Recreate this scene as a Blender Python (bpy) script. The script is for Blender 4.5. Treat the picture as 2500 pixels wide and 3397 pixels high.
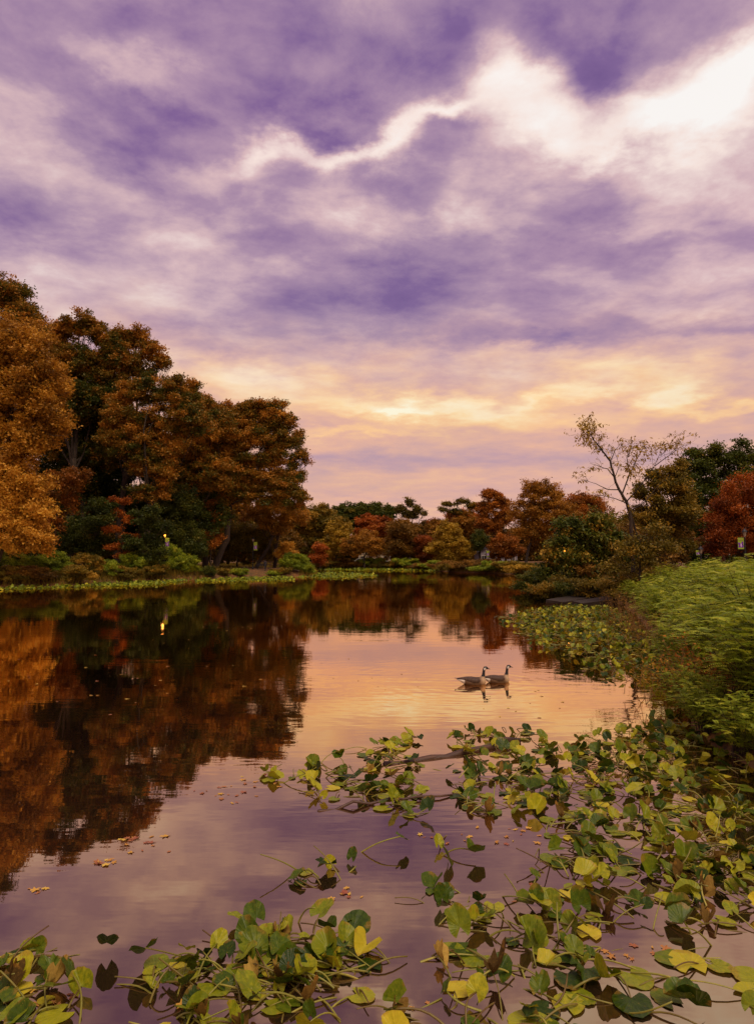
import bpy, bmesh, math, random
import numpy as np
from mathutils import Vector, Matrix, Euler

for o in list(bpy.data.objects):
    bpy.data.objects.remove(o)
S = bpy.context.scene
COL = S.collection
random.seed(7)
RNG = np.random.default_rng(7)

# ------------------------------------------------------------------ camera
FPX, IW, IH, HOR, CAMZ = 2265.0, 2500.0, 3397.0, 1845.0, 3.3
PITCH = math.atan((HOR - IH / 2) / FPX)
cam_d = bpy.data.cameras.new('camera'); cam = bpy.data.objects.new('camera', cam_d); COL.objects.link(cam)
cam_d.sensor_fit = 'VERTICAL'; cam_d.sensor_height = 36.0; cam_d.sensor_width = 36.0
cam_d.lens = 36.0 * FPX / IH
cam_d.clip_start = 0.05; cam_d.clip_end = 6000
cam.location = (0, 0, CAMZ); cam.rotation_euler = (math.pi / 2 + PITCH, 0, 0)
S.camera = cam

def ray(x, y):
    v = Vector(((x - IW / 2) / FPX, 1.0, (IH / 2 - y) / FPX))
    return Matrix.Rotation(PITCH, 3, 'X') @ v
def at(x, y, Y):              # world point seen at photo position x, y, at distance Y ahead
    r = ray(x, y); return Vector((0, 0, CAMZ)) + r * (Y / r.y)
def onz(x, y, z=0.0):         # world point seen at photo position x, y, at height z
    r = ray(x, y); return Vector((0, 0, CAMZ)) + r * ((z - CAMZ) / r.z)
def azel(x, y):
    r = ray(x, y).normalized()
    return math.degrees(math.atan2(r.x, r.y)), math.degrees(math.asin(r.z))

# ------------------------------------------------------------------ node helpers
def lin(c):
    return tuple(((v / 255) / 12.92 if v / 255 <= 0.04045 else ((v / 255 + 0.055) / 1.055) ** 2.4) for v in c) + (1.0,)
class NT:
    def __init__(s, nt): s.nt = nt; s.n = nt.nodes; s.l = nt.links
    def node(s, t, **kw):
        n = s.n.new(t)
        for k, v in kw.items(): setattr(n, k, v)
        return n
    def put(s, sock, v):
        if v is None: return
        if isinstance(v, bpy.types.NodeSocket): s.l.new(v, sock)
        else: sock.default_value = v
    def math(s, op, a, b=None, c=None, clamp=False):
        n = s.node('ShaderNodeMath', operation=op, use_clamp=clamp)
        for i, v in enumerate((a, b, c)): s.put(n.inputs[i], v)
        return n.outputs[0]
    def vm(s, op, a, b=None):
        n = s.node('ShaderNodeVectorMath', operation=op)
        s.put(n.inputs[0], a); s.put(n.inputs[1], b)
        return n.outputs[1] if op in ('DOT_PRODUCT', 'LENGTH') else n.outputs[0]
    def comb(s, x, y, z):
        n = s.node('ShaderNodeCombineXYZ')
        for i, v in enumerate((x, y, z)): s.put(n.inputs[i], v)
        return n.outputs[0]
    def sep(s, v):
        n = s.node('ShaderNodeSeparateXYZ'); s.put(n.inputs[0], v); return n.outputs
    def noise(s, vec, scale, detail=4, rough=0.5, dist=0.0, color=False):
        n = s.node('ShaderNodeTexNoise')
        s.put(n.inputs['Vector'], vec); s.put(n.inputs['Scale'], scale); s.put(n.inputs['Detail'], detail)
        s.put(n.inputs['Roughness'], rough); s.put(n.inputs['Distortion'], dist)
        return n.outputs[1 if color else 0]
    def ramp(s, fac, stops, interp='LINEAR'):
        n = s.node('ShaderNodeValToRGB'); r = n.color_ramp; r.interpolation = interp
        while len(r.elements) < len(stops): r.elements.new(0.5)
        for e, (p, c) in zip(r.elements, stops): e.position = p; e.color = c
        s.put(n.inputs[0], fac); return n.outputs[0]
    def mix(s, fac, a, b, blend='MIX'):
        n = s.node('ShaderNodeMix', data_type='RGBA', blend_type=blend)
        s.put(n.inputs[0], fac); s.put(n.inputs[6], a); s.put(n.inputs[7], b); return n.outputs[2]
    def maprange(s, v, a, b, c=0.0, d=1.0, smooth=True):
        n = s.node('ShaderNodeMapRange', interpolation_type='SMOOTHSTEP' if smooth else 'LINEAR')
        for i, x in enumerate((v, a, b, c, d)): s.put(n.inputs[i], x)
        return n.outputs[0]
    def mapping(s, v, loc=(0, 0, 0), rot=(0, 0, 0), scale=(1, 1, 1), kind='POINT'):
        n = s.node('ShaderNodeMapping', vector_type=kind)
        s.put(n.inputs[0], v); n.inputs['Location'].default_value = loc
        n.inputs['Rotation'].default_value = rot; n.inputs['Scale'].default_value = scale
        return n.outputs[0]

# ------------------------------------------------------------------ sky: overcast sunset
SUN_AZ, SUN_EL = math.radians(150), math.radians(60)      # soft light through the clouds behind the viewer
world = bpy.data.worlds.new('World'); S.world = world; world.use_nodes = True
w = NT(world.node_tree); w.n.clear()
D = w.node('ShaderNodeTexCoord').outputs['Generated']
dx, dy, dz = w.sep(D)
dzp = w.math('MAXIMUM', dz, 0.0)
zz = w.math('ADD', dzp, 0.13)
P = w.comb(w.math('DIVIDE', dx, zz), w.math('DIVIDE', dy, zz), 0.0)      # position on the cloud deck
AZ = w.math('MULTIPLY', w.math('ARCTAN2', dx, dy), 57.2958)
EL = w.math('MULTIPLY', w.math('ARCSINE', dzp), 57.2958)
wn = w.noise(w.mapping(P, (5.3, 2.2, 0)), 3.4, 6, 0.58, 0.0, True)
wx, wy, wz_ = w.sep(w.vm('SUBTRACT', wn, (0.5, 0.5, 0.5)))
elf = w.maprange(EL, 2.0, 34.0, 0.10, 1.0, False)
Q = w.comb(w.math('MULTIPLY_ADD', wx, 11.0, AZ), w.math('MULTIPLY_ADD', w.math('MULTIPLY', wy, elf), 12.0, EL), 1.0)
SKD = 2500 / 1652.0
def blobs(lst):
    acc = None
    for (x, y, sx, sy, rot, amp) in lst:
        u, v = azel(x * SKD, y * SKD)
        c, s_ = math.cos(math.radians(-rot)), math.sin(math.radians(-rot)); kx, ky = 39.5 / (sx * SKD), 39.5 / (sy * SKD)
        a = w.vm('DOT_PRODUCT', Q, (c * kx, s_ * kx, -(u * c + v * s_) * kx))
        b = w.vm('DOT_PRODUCT', Q, (-s_ * ky, c * ky, (u * s_ - v * c) * ky))
        g = w.math('EXPONENT', w.math('MULTIPLY', w.math('MULTIPLY_ADD', a, a, w.math('MULTIPLY', b, b)), -1.0))
        acc = w.math('MULTIPLY_ADD', g, amp, acc if acc is not None else 0.0)
    return acc
# x, y, half width, half height, tilt (down to the right), strength, in photo positions
BIAS = blobs([
    (380, 170, 460, 120, 8, -.07), (180, 225, 200, 66, 22, -.13), (400, 290, 180, 56, 4, -.16), (760, 265, 130, 40, 6, -.17), (620, 170, 130, 50, 15, -.15),
    (1000, 85, 150, 60, 0, -.25), (1350, 120, 170, 66, -18, -.25), (330, 20, 170, 50, 0, -.16), (1200, 40, 70, 90, 0, -.12),
    (700, 60, 150, 60, 15, -.14), (600, 500, 150, 40, 4, -.13), (900, 420, 170, 45, 0, -.12), (760, 645, 330, 70, 4, -.14), (1050, 560, 280, 60, 0, -.12),
    (1560, 712, 150, 20, 3, -.15), (1280, 440, 120, 40, 5, -.12), (1500, 530, 120, 28, 5, -.10), (1200, 750, 120, 18, 3, -.18),
    (40, 480, 90, 30, 0, -.12), (1600, 30, 90, 40, 0, -.16), (1300, 215, 60, 40, 20, -.16), (1030, 295, 60, 26, -15, -.10), (1500, 350, 90, 26, 5, -.08),
    (570, 335, 66, 36, -35, .30), (670, 308, 86, 36, 8, .30), (790, 325, 90, 26, -5, .28), (920, 285, 105, 36, -22, .34), (1010, 245, 60, 22, -20, .25),
    (1105, 110, 80, 60, 40, .32), (1200, 165, 80, 40, 30, .32), (1190, 265, 110, 38, 10, .28), (1110, 200, 110, 60, 20, .12), (1270, 335, 160, 30, 10, .18),
    (1570, 200, 140, 95, -30, .36), (1440, 290, 110, 55, 10, .28), (1600, 110, 50, 40, 0, .14), (1430, 60, 70, 50, 0, .12),
    (70, 195, 60, 60, 40, .11), (230, 120, 130, 36, 12, .16), (400, 175, 90, 80, 20, .10), (110, 350, 140, 45, 8, .08), (430, 370, 120, 34, -5, .07), (300, 430, 170, 40, 0, .08),
    (1010, 470, 40, 50, 40, .16), (820, 480, 80, 36, -20, .09), (400, 540, 190, 50, 0, .08), (250, 610, 300, 80, 0, .07), (1330, 500, 160, 26, 5, .07),
    (950, 898, 240, 32, 2, .36), (900, 905, 60, 9, 0, .28), (1495, 870, 60, 34, 0, .34), (1300, 858, 90, 16, 0, .22), (560, 835, 190, 40, 5, .20), (1060, 790, 170, 24, 3, .10),
    (1380, 820, 220, 30, 2, .14), (800, 870, 150, 18, 3, -.07), (1300, 925, 260, 14, 0, .06), (1000, 1010, 700, 22, 0, -.09), (760, 945, 130, 9, 0, .12), (1200, 885, 100, 9, 0, .1), (1600, 905, 80, 9, 0, .1),
])
N1 = w.noise(w.mapping(P, (3.1, 1.7, 0), (0, 0, math.radians(12)), (1.0, 1.25, 1)), 1.6, 9, 0.56, 0.15)
N2 = w.noise(w.mapping(P, (9.1, 4.7, 0), (0, 0, math.radians(-20)), (1.1, 1.2, 1)), 4.2, 9, 0.60, 0.15)
namp = w.maprange(EL, 5.0, 30.0, 0.30, 1.0)
nz = w.math('ADD', w.math('MULTIPLY', w.math('SUBTRACT', N1, 0.5), 0.80), w.math('MULTIPLY', w.math('SUBTRACT', N2, 0.5), 0.66))
T = w.math('ADD', w.math('MULTIPLY_ADD', nz, namp, 0.475), BIAS, clamp=True)
up = w.ramp(T, [(0.0, lin((104, 76, 134))), (0.22, lin((130, 100, 150))), (0.42, lin((176, 145, 170))), (0.56, lin((216, 183, 188))), (0.74, lin((250, 230, 222))), (0.92, lin((255, 250, 246)))])
lo = w.ramp(T, [(0.0, lin((118, 106, 150))), (0.25, lin((164, 142, 170))), (0.38, lin((198, 160, 166))), (0.49, lin((228, 178, 158))), (0.60, lin((250, 200, 150))), (0.70, lin((255, 220, 166))), (0.92, lin((255, 246, 214)))])
warm = w.maprange(w.math('MULTIPLY_ADD', wy, 9.0, EL), 9.5, 21.5, 1.0, 0.0)
blue = w.maprange(w.math('MULTIPLY_ADD', AZ, 0.16, EL), 14.0, 27.0, 1.0, 0.0)
up2 = w.mix(w.math('MULTIPLY', blue, 0.22), up, w.mix(1.0, up, (0.80, 0.96, 0.98, 1), 'MULTIPLY'))
cloud = w.mix(warm, up2, lo)
sky = w.node('ShaderNodeTexSky', sky_type='NISHITA', sun_disc=False)
sky.sun_elevation = SUN_EL; sky.sun_rotation = SUN_AZ; sky.air_density = 1.5; sky.dust_density = 3.0
skyc = w.mix(1.0, sky.outputs[0], (0.08, 0.08, 0.08, 1), 'MULTIPLY')
cov = w.maprange(w.noise(P, 0.9, 3, 0.5), 0.40, 0.62, 1.0, 0.93)
bg = w.node('ShaderNodeBackground'); bg.inputs[1].default_value = 0.616
w.put(bg.inputs[0], w.mix(cov, skyc, cloud))
world.cycles.sampling_method = 'NONE'
wo = w.node('ShaderNodeOutputWorld'); w.l.new(bg.outputs[0], wo.inputs[0])

sun_d = bpy.data.lights.new('sun', 'SUN'); sun = bpy.data.objects.new('sun', sun_d); COL.objects.link(sun)
sun_d.energy = 1.5; sun_d.angle = math.radians(35); sun_d.color = (1.0, 0.80, 0.58)
sdir = Vector((math.sin(SUN_AZ) * math.cos(SUN_EL), math.cos(SUN_AZ) * math.cos(SUN_EL), math.sin(SUN_EL)))
sun.rotation_euler = sdir.to_track_quat('Z', 'Y').to_euler()

S.view_settings.view_transform = 'Standard'; S.view_settings.look = 'None'
S.view_settings.exposure = 0.70; S.view_settings.gamma = 1.0; S.view_settings.use_curve_mapping = False
S.render.engine = 'CYCLES'
S.cycles.use_adaptive_sampling = True; S.cycles.adaptive_threshold = 0.02
S.cycles.max_bounces = 6; S.cycles.diffuse_bounces = 3; S.cycles.glossy_bounces = 3; S.cycles.transmission_bounces = 4
# ------------------------------------------------------------------ object helpers
MATS = {}
def new_mat(name):
    m = bpy.data.materials.new(name); m.use_nodes = True; t = NT(m.node_tree); t.n.clear()
    out = t.node('ShaderNodeOutputMaterial'); MATS[name] = m
    return m, t, out
def tag(o, label=None, cat=None, group=None, kind=None):
    if label: o['label'] = label
    if cat: o['category'] = cat
    if group: o['group'] = group
    if kind: o['kind'] = kind
    return o
def link(name, data, parent=None, mat=None):
    o = bpy.data.objects.new(name, data); COL.objects.link(o)
    if parent is not None: o.parent = parent
    if mat is not None and data is not None and not data.materials: data.materials.append(mat)
    return o
def empty(name, loc=(0, 0, 0), rz=0.0, scale=1.0):
    o = bpy.data.objects.new(name, None); COL.objects.link(o)
    o.location = loc; o.rotation_euler = (0, 0, rz); o.scale = (scale,) * 3; o.empty_display_size = 0.2
    return o
def npmesh(name, V, F, tint=None, smooth=False):
    """mesh from numpy arrays; F is (n,3) or (n,4); tint = one float for each vertex"""
    V = np.asarray(V, dtype=np.float32); F = np.asarray(F, dtype=np.int32)
    me = bpy.data.meshes.new(name); k = F.shape[1]
    me.vertices.add(len(V)); me.vertices.foreach_set('co', V.ravel())
    me.loops.add(F.size); me.loops.foreach_set('vertex_index', F.ravel())
    me.polygons.add(len(F)); me.polygons.foreach_set('loop_start', np.arange(0, F.size, k, dtype=np.int32))
    me.polygons.foreach_set('loop_total', np.full(len(F), k, dtype=np.int32))
    if smooth: me.polygons.foreach_set('use_smooth', np.ones(len(F), dtype=bool))
    if tint is not None:
        a = me.attributes.new('tint', 'FLOAT', 'POINT'); a.data.foreach_set('value', np.asarray(tint, dtype=np.float32))
    me.update(calc_edges=True); return me

# ------------------------------------------------------------------ lake
GOOSE_A, GOOSE_B = onz(1560, 2268), onz(1640, 2262)
m, t, out = new_mat('lake_water')
g = t.node('ShaderNodeNewGeometry').outputs['Position']
n1 = t.noise(t.mapping(g, scale=(0.35, 1.3, 1)), 1.0, 3, 0.5)
n2 = t.noise(t.mapping(g, scale=(1.6, 5.0, 1)), 1.0, 2, 0.5)
patch = t.maprange(t.noise(t.mapping(g, scale=(0.05, 0.09, 1)), 1.0, 3, 0.5), 0.42, 0.62, 0.25, 1.0)
h = t.math('ADD', t.math('MULTIPLY', n1, 0.007), t.math('MULTIPLY', n2, 0.0022))
h = t.math('MULTIPLY', h, patch)
for c, k, fall in ((GOOSE_A, 17.0, 3.2), (GOOSE_B, 15.0, 2.6)):      # rings spreading from the swimming geese
    dv = t.vm('LENGTH', t.vm('SUBTRACT', g, (c.x, c.y, 0)))
    wv = t.math('MULTIPLY', t.math('SINE', t.math('MULTIPLY', dv, k)), t.math('POWER', 2.718, t.math('MULTIPLY', dv, -1.0 / fall)))
    h = t.math('MULTIPLY_ADD', wv, 0.0004, h)
bmp = t.node('ShaderNodeBump'); bmp.inputs['Strength'].default_value = 1.0; bmp.inputs['Distance'].default_value = 1.0
t.put(bmp.inputs['Height'], h)
fr = t.node('ShaderNodeFresnel'); fr.inputs['IOR'].default_value = 1.33; t.put(fr.inputs['Normal'], bmp.outputs[0])
fac = t.math('MINIMUM', t.math('MULTIPLY_ADD', t.math('POWER', fr.outputs[0], 0.5), 1.45, 0.02), 0.93)
dif = t.node('ShaderNodeBsdfDiffuse'); t.put(dif.inputs[0], t.mix(n1, (0.018, 0.010, 0.006, 1), (0.026, 0.014, 0.008, 1)))
gl = t.node('ShaderNodeBsdfGlossy'); gl.inputs['Color'].default_value = (1.0, 0.75, 0.49, 1); gl.inputs['Roughness'].default_value = 0.015
t.put(gl.inputs['Normal'], bmp.outputs[0])
mx = t.node('ShaderNodeMixShader'); t.put(mx.inputs[0], fac); t.l.new(dif.outputs[0], mx.inputs[1]); t.l.new(gl.outputs[0], mx.inputs[2])
t.l.new(mx.outputs[0], out.inputs[0])
V = [(-140, -8, 0), (140, -8, 0), (140, 260, 0), (-140, 260, 0)]
lake = link('lake', npmesh('lake', V, [(0, 1, 2, 3)]), None, m); tag(lake, 'still lake mirroring the purple clouds and autumn trees', 'lake', kind='structure')
# ------------------------------------------------------------------ ground round the lake
SHORE_PX = [(0, 1950), (230, 1944), (450, 1931), (700, 1922), (850, 1916), (1030, 1913), (1055, 1904), (1012, 1894), (985, 1891), (1100, 1889),
            (1300, 1890), (1450, 1894), (1500, 1898), (1620, 1902), (1700, 1905), (1745, 1908), (1790, 1925), (1840, 1958), (1900, 1988), (2050, 1998),
            (2115, 2040), (2180, 2120), (2240, 2230), (2270, 2330), (2340, 2450), (2540, 2560)]
SHORE = [onz(*p) for p in SHORE_PX]
POLY = np.array([(p.x, p.y) for p in SHORE] + [(7.2, 8.5), (8.5, 5.5), (9.5, 1.8), (-60, 1.6), (-88, 8), (-78, 40), (-50, 58)])
def shore_dist(X, Yv):
    """signed distance to the shoreline, positive on land"""
    d = np.full(X.shape, 1e9); inside = np.zeros(X.shape, dtype=bool); n = len(POLY)
    for i in range(n):
        ax, ay = POLY[i]; bx, by = POLY[(i + 1) % n]
        ex, ey = bx - ax, by - ay
        tt = np.clip(((X - ax) * ex + (Yv - ay) * ey) / (ex * ex + ey * ey), 0, 1)
        d = np.minimum(d, np.hypot(X - ax - tt * ex, Yv - ay - tt * ey))
        cr = ((ay > Yv) != (by > Yv)) & (X < ex * (Yv - ay) / (ey if abs(ey) > 1e-9 else 1e-9) + ax)
        inside ^= cr
    return np.where(inside, -d, d)
def wob(X, Yv):
    return (np.sin(X * 0.31 + 1.3 * np.sin(Yv * 0.17)) * np.cos(Yv * 0.27 + 0.7) + 0.5 * np.sin(X * 0.83 + Yv * 0.57) + 0.3 * np.sin(X * 1.9 - Yv * 1.3))
def ground_z(X, Yv):
    X = np.asarray(X, dtype=float); Yv = np.asarray(Yv, dtype=float)
    s = shore_dist(X, Yv)
    bank = 1.15 * (1 - np.exp(-np.maximum(s, 0) / 1.6)) + 0.6 * (1 - np.exp(-np.maximum(s - 6, 0) / 25.0)) + 0.11 * wob(X, Yv) * np.clip(s / 2.0, 0, 1)
    return np.where(s > 0, bank + 0.02, np.maximum(-1.4, s * 0.35))
def gz(x, y): return float(ground_z(np.array([x]), np.array([y]))[0])

def axis(a, b, step, far, grow=1.35):
    c = list(np.arange(a, b + 1e-6, step)); s = step; lo, hi = [], []
    v = b
    while v < far: s *= grow; v += s; hi.append(v)
    s = step; v = a
    while v > -far: s *= grow; v -= s; lo.append(v)
    return np.array(lo[::-1] + c + hi)
gx, gy = axis(-70, 45, 0.9, 3000), axis(0, 215, 0.9, 3000)
GX, GY = np.meshgrid(gx, gy); GZ = ground_z(GX, GY)
nx, ny = len(gx), len(gy)
idx = np.arange(nx * ny).reshape(ny, nx)
F = np.stack([idx[:-1, :-1], idx[:-1, 1:], idx[1:, 1:], idx[1:, :-1]], -1).reshape(-1, 4)
m, t, out = new_mat('bank_soil')
g = t.node('ShaderNodeNewGeometry').outputs['Position']
a = t.noise(g, 0.22, 5, 0.6); b = t.noise(g, 2.6, 5, 0.65); c = t.noise(g, 9.0, 3, 0.6)
base = t.ramp(a, [(0.35, (0.050, 0.050, 0.010, 1)), (0.48, (0.10, 0.060, 0.014, 1)), (0.6, (0.16, 0.070, 0.018, 1)), (0.72, (0.06, 0.055, 0.012, 1))])
litter = t.ramp(b, [(0.3, (0.03, 0.018, 0.008, 1)), (0.52, (0.15, 0.060, 0.014, 1)), (0.68, (0.30, 0.125, 0.022, 1))])
p = t.node('ShaderNodeBsdfPrincipled'); t.put(p.inputs['Base Color'], t.mix(t.maprange(c, 0.35, 0.6), base, litter)); p.inputs['Roughness'].default_value = 0.95
bp = t.node('ShaderNodeBump'); bp.inputs['Distance'].default_value = 0.08; t.put(bp.inputs['Height'], b); t.put(p.inputs['Normal'], bp.outputs[0])
t.l.new(p.outputs[0], out.inputs[0])
ground = link('ground', npmesh('ground', np.stack([GX, GY, GZ], -1).reshape(-1, 3), F, smooth=True), None, m)
tag(ground, 'leaf strewn grassy ground round the lake', 'ground', kind='structure')

# ------------------------------------------------------------------ foliage materials
GAIN = 1.25
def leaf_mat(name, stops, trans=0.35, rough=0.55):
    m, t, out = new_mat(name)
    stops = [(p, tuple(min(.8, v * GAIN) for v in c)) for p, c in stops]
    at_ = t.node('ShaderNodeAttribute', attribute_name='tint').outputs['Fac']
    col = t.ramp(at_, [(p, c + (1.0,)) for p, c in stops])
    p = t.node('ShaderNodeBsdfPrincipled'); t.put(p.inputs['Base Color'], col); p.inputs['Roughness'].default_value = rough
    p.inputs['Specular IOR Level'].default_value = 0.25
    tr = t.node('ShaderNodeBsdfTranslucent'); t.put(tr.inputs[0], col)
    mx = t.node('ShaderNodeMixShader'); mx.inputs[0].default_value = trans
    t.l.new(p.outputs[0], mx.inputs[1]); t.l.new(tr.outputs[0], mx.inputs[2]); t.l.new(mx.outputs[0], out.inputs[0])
    return m
LEAF = {
    'orange': leaf_mat('orange_leaves', [(0, (.075, .048, .008)), (.3, (.19, .092, .010)), (.65, (.33, .145, .014)), (1, (.46, .23, .022))]),
    'amber': leaf_mat('amber_leaves', [(0, (.10, .055, .008)), (.35, (.28, .128, .012)), (.7, (.44, .215, .02)), (1, (.58, .33, .04))]),
    'rust': leaf_mat('rust_leaves', [(0, (.08, .034, .006)), (.4, (.24, .085, .010)), (.75, (.40, .135, .014)), (1, (.50, .19, .02))]),
    'red': leaf_mat('red_leaves', [(0, (.08, .022, .005)), (.4, (.24, .060, .008)), (.75, (.40, .105, .012)), (1, (.50, .17, .02))]),
    'olive': leaf_mat('olive_leaves', [(0, (.045, .042, .006)), (.4, (.125, .095, .010)), (.75, (.23, .150, .014)), (1, (.36, .205, .02))]),
    'hickory': leaf_mat('hickory_leaves', [(0, (.03, .042, .006)), (.45, (.075, .095, .009)), (.7, (.14, .13, .012)), (.85, (.34, .20, .02)), (1, (.5, .30, .03))]),
    'green': leaf_mat('dark_green_leaves', [(0, (.016, .024, .004)), (.4, (.045, .060, .007)), (.8, (.085, .095, .010)), (1, (.18, .14, .015))]),
    'fresh': leaf_mat('fresh_green_leaves', [(0, (.050, .072, .006)), (.35, (.14, .19, .012)), (.7, (.26, .31, .018)), (1, (.42, .39, .028))]),
    'mixed': leaf_mat('turning_oak_leaves', [(0, (.040, .052, .006)), (.22, (.105, .090, .009)), (.42, (.21, .112, .012)), (.62, (.34, .145, .015)), (.85, (.46, .195, .02)), (1, (.58, .30, .035))]),
    'brown': leaf_mat('brown_leaves', [(0, (.045, .028, .006)), (.4, (.15, .080, .011)), (.75, (.27, .135, .017)), (1, (.38, .20, .028))]),
    'gold': leaf_mat('gold_leaves', [(0, (.10, .07, .008)), (.4, (.26, .16, .014)), (.75, (.40, .25, .02)), (1, (.55, .36, .04))]),
}
m, t, out = new_mat('bark')
g = t.node('ShaderNodeTexCoord').outputs['Object']
nb = t.noise(t.mapping(g, scale=(6, 6, 1.2)), 1.0, 5, 0.65)
p = t.node('ShaderNodeBsdfPrincipled'); p.inputs['Roughness'].default_value = 0.95
t.put(p.inputs['Base Color'], t.ramp(nb, [(0.3, (.014, .009, .006, 1)), (0.6, (.045, .028, .016, 1)), (0.8, (.085, .055, .032, 1))]))
bp = t.node('ShaderNodeBump'); bp.inputs['Distance'].default_value = 0.04; t.put(bp.inputs['Height'], nb); t.put(p.inputs['Normal'], bp.outputs[0])
t.l.new(p.outputs[0], out.inputs[0]); BARK = m

# ------------------------------------------------------------------ foliage and branch geometry
def unit(v): return v / np.maximum(np.linalg.norm(v, axis=-1, keepdims=True), 1e-9)
def leaf_quads(P, size, rng, up=0.35, droop=None, aspect=0.62):
    """a kite shaped leaf at every point, loosely facing up and out"""
    n = len(P); nrm = rng.normal(size=(n, 3)); nrm[:, 2] = np.abs(nrm[:, 2]) + up; nrm = unit(nrm)
    d = rng.normal(size=(n, 3))
    if droop is not None: d = d * 0.5 + np.array(droop)
    d = unit(d - nrm * (d * nrm).sum(1, keepdims=True)); s = np.cross(nrm, d)
    L = (np.asarray(size) * rng.uniform(0.5, 1.5, n))[:, None]; Wd = L * aspect * 0.5
    bend = nrm * L * 0.10
    V = np.stack([P, P + d * L * 0.45 + s * Wd + bend, P + d * L, P + d * L * 0.45 - s * Wd + bend], 1).reshape(-1, 3)
    return V, np.arange(n * 4).reshape(-1, 4)
def lobe_points(lobes, density, rng, clump=0.30, per=22, inner=0.5):
    """leaf points in twig clumps on small boughs spread over each lobe (cx,cy,cz,rx,ry,rz,tint)"""
    PP, TT = [], []
    for (cx, cy, cz, rx, ry, rz, tb) in lobes:
        R = np.array([rx, ry, rz]); C0 = np.array([cx, cy, cz])
        area = 4 * math.pi * ((rx * ry) ** 1.6 / 3 + (rx * rz) ** 1.6 / 3 + (ry * rz) ** 1.6 / 3) ** (1 / 1.6)
        nb = int(np.clip(area / 3.4, 12, 60))
        bv = unit(rng.normal(size=(nb, 3))); bv[:, 2] = bv[:, 2] * 0.9 + 0.10
        bd = unit(bv + rng.normal(0, 0.35, (nb, 3)))
        bs = C0 + bv * R * (inner * rng.uniform(0.5, 1.1, (nb, 1)))
        bl = rng.uniform(0.30, 0.72, (nb, 1)) * R
        bt = tb + rng.normal(0, 0.16, nb)
        nc = max(10, int(area * density / per)); wgt = rng.uniform(.3, 1.5, nb); k0 = rng.choice(nb, nc, p=wgt / wgt.sum())
        u_ = rng.random((nc, 1)) ** 0.8
        C = bs[k0] + bd[k0] * bl[k0] * u_ + rng.normal(size=(nc, 3)) * R * np.array([1, 1, .6]) * (0.15 - 0.09 * u_)
        ct = bt[k0] + rng.normal(0, 0.09, nc)
        k = rng.integers(int(per * .6), int(per * 1.5), nc)
        PP.append(np.repeat(C, k, 0) + rng.normal(size=(k.sum(), 3)) * np.array([clump, clump, clump * 0.6]))
        TT.append(np.repeat(ct, k) + rng.normal(0, 0.10, k.sum()))
    return np.concatenate(PP), np.clip(np.concatenate(TT), 0, 1)
def tube(paths, sides=6):
    """tapered tubes; each path is a list of (x,y,z,r)"""
    VV, FF, off = [], [], 0
    for pa in paths:
        A = np.array(pa, dtype=float); n = len(A)
        tg = np.gradient(A[:, :3], axis=0); tg = unit(tg)
        ref = np.array([0.31, 0.94, 0.13]); u = unit(np.cross(tg, ref)); v = np.cross(tg, u)
        an = np.linspace(0, 2 * math.pi, sides, endpoint=False)
        ring = A[:, None, :3] + (u[:, None] * np.cos(an)[None, :, None] + v[:, None] * np.sin(an)[None, :, None]) * A[:, None, 3:4]
        VV.append(ring.reshape(-1, 3)); VV.append(A[-1:, :3])
        i = np.arange(n - 1)[:, None] * sides; j = np.arange(sides)[None]; jn = (j + 1) % sides
        FF.append(np.stack([i + j, i + jn, i + sides + jn, i + sides + j], -1).reshape(-1, 4) + off)
        j = np.arange(sides); e = np.full(sides, n * sides)
        FF.append(np.stack([(n - 1) * sides + j, (n - 1) * sides + (j + 1) % sides, e, e], -1) + off)
        off += n * sides + 1
    V = np.concatenate(VV); F = np.concatenate(FF)
    return V, F
def tube_mesh(name, paths, sides=6):
    V, F = tube(paths, sides)
    bm_faces = [tuple(dict.fromkeys(f)) for f in F.tolist()]
    me = bpy.data.meshes.new(name); me.from_pydata(V.tolist(), [], bm_faces)
    me.polygons.foreach_set('use_smooth', np.ones(len(bm_faces), dtype=bool)); me.update(); return me
def limb(a, b, r0, r1, rng, sag=0.08, n=7, rise=0.0):
    a = np.array(a, float); b = np.array(b, float); L = np.linalg.norm(b - a)
    off = rng.normal(0, sag * L, 3); tt = np.linspace(0, 1, n)
    out_ = []
    for q in tt:
        p = a + (b - a) * q + off * math.sin(math.pi * q) + np.array([0, 0, rise * L * math.sin(math.pi * q)]) + rng.normal(0, 0.012 * L, 3) * (0 < q < 1)
        out_.append((*p, r0 + (r1 - r0) * q ** 0.8))
    return out_
K = SKD     # label-free shorthand: photo positions below are in a 1652 wide copy
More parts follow.
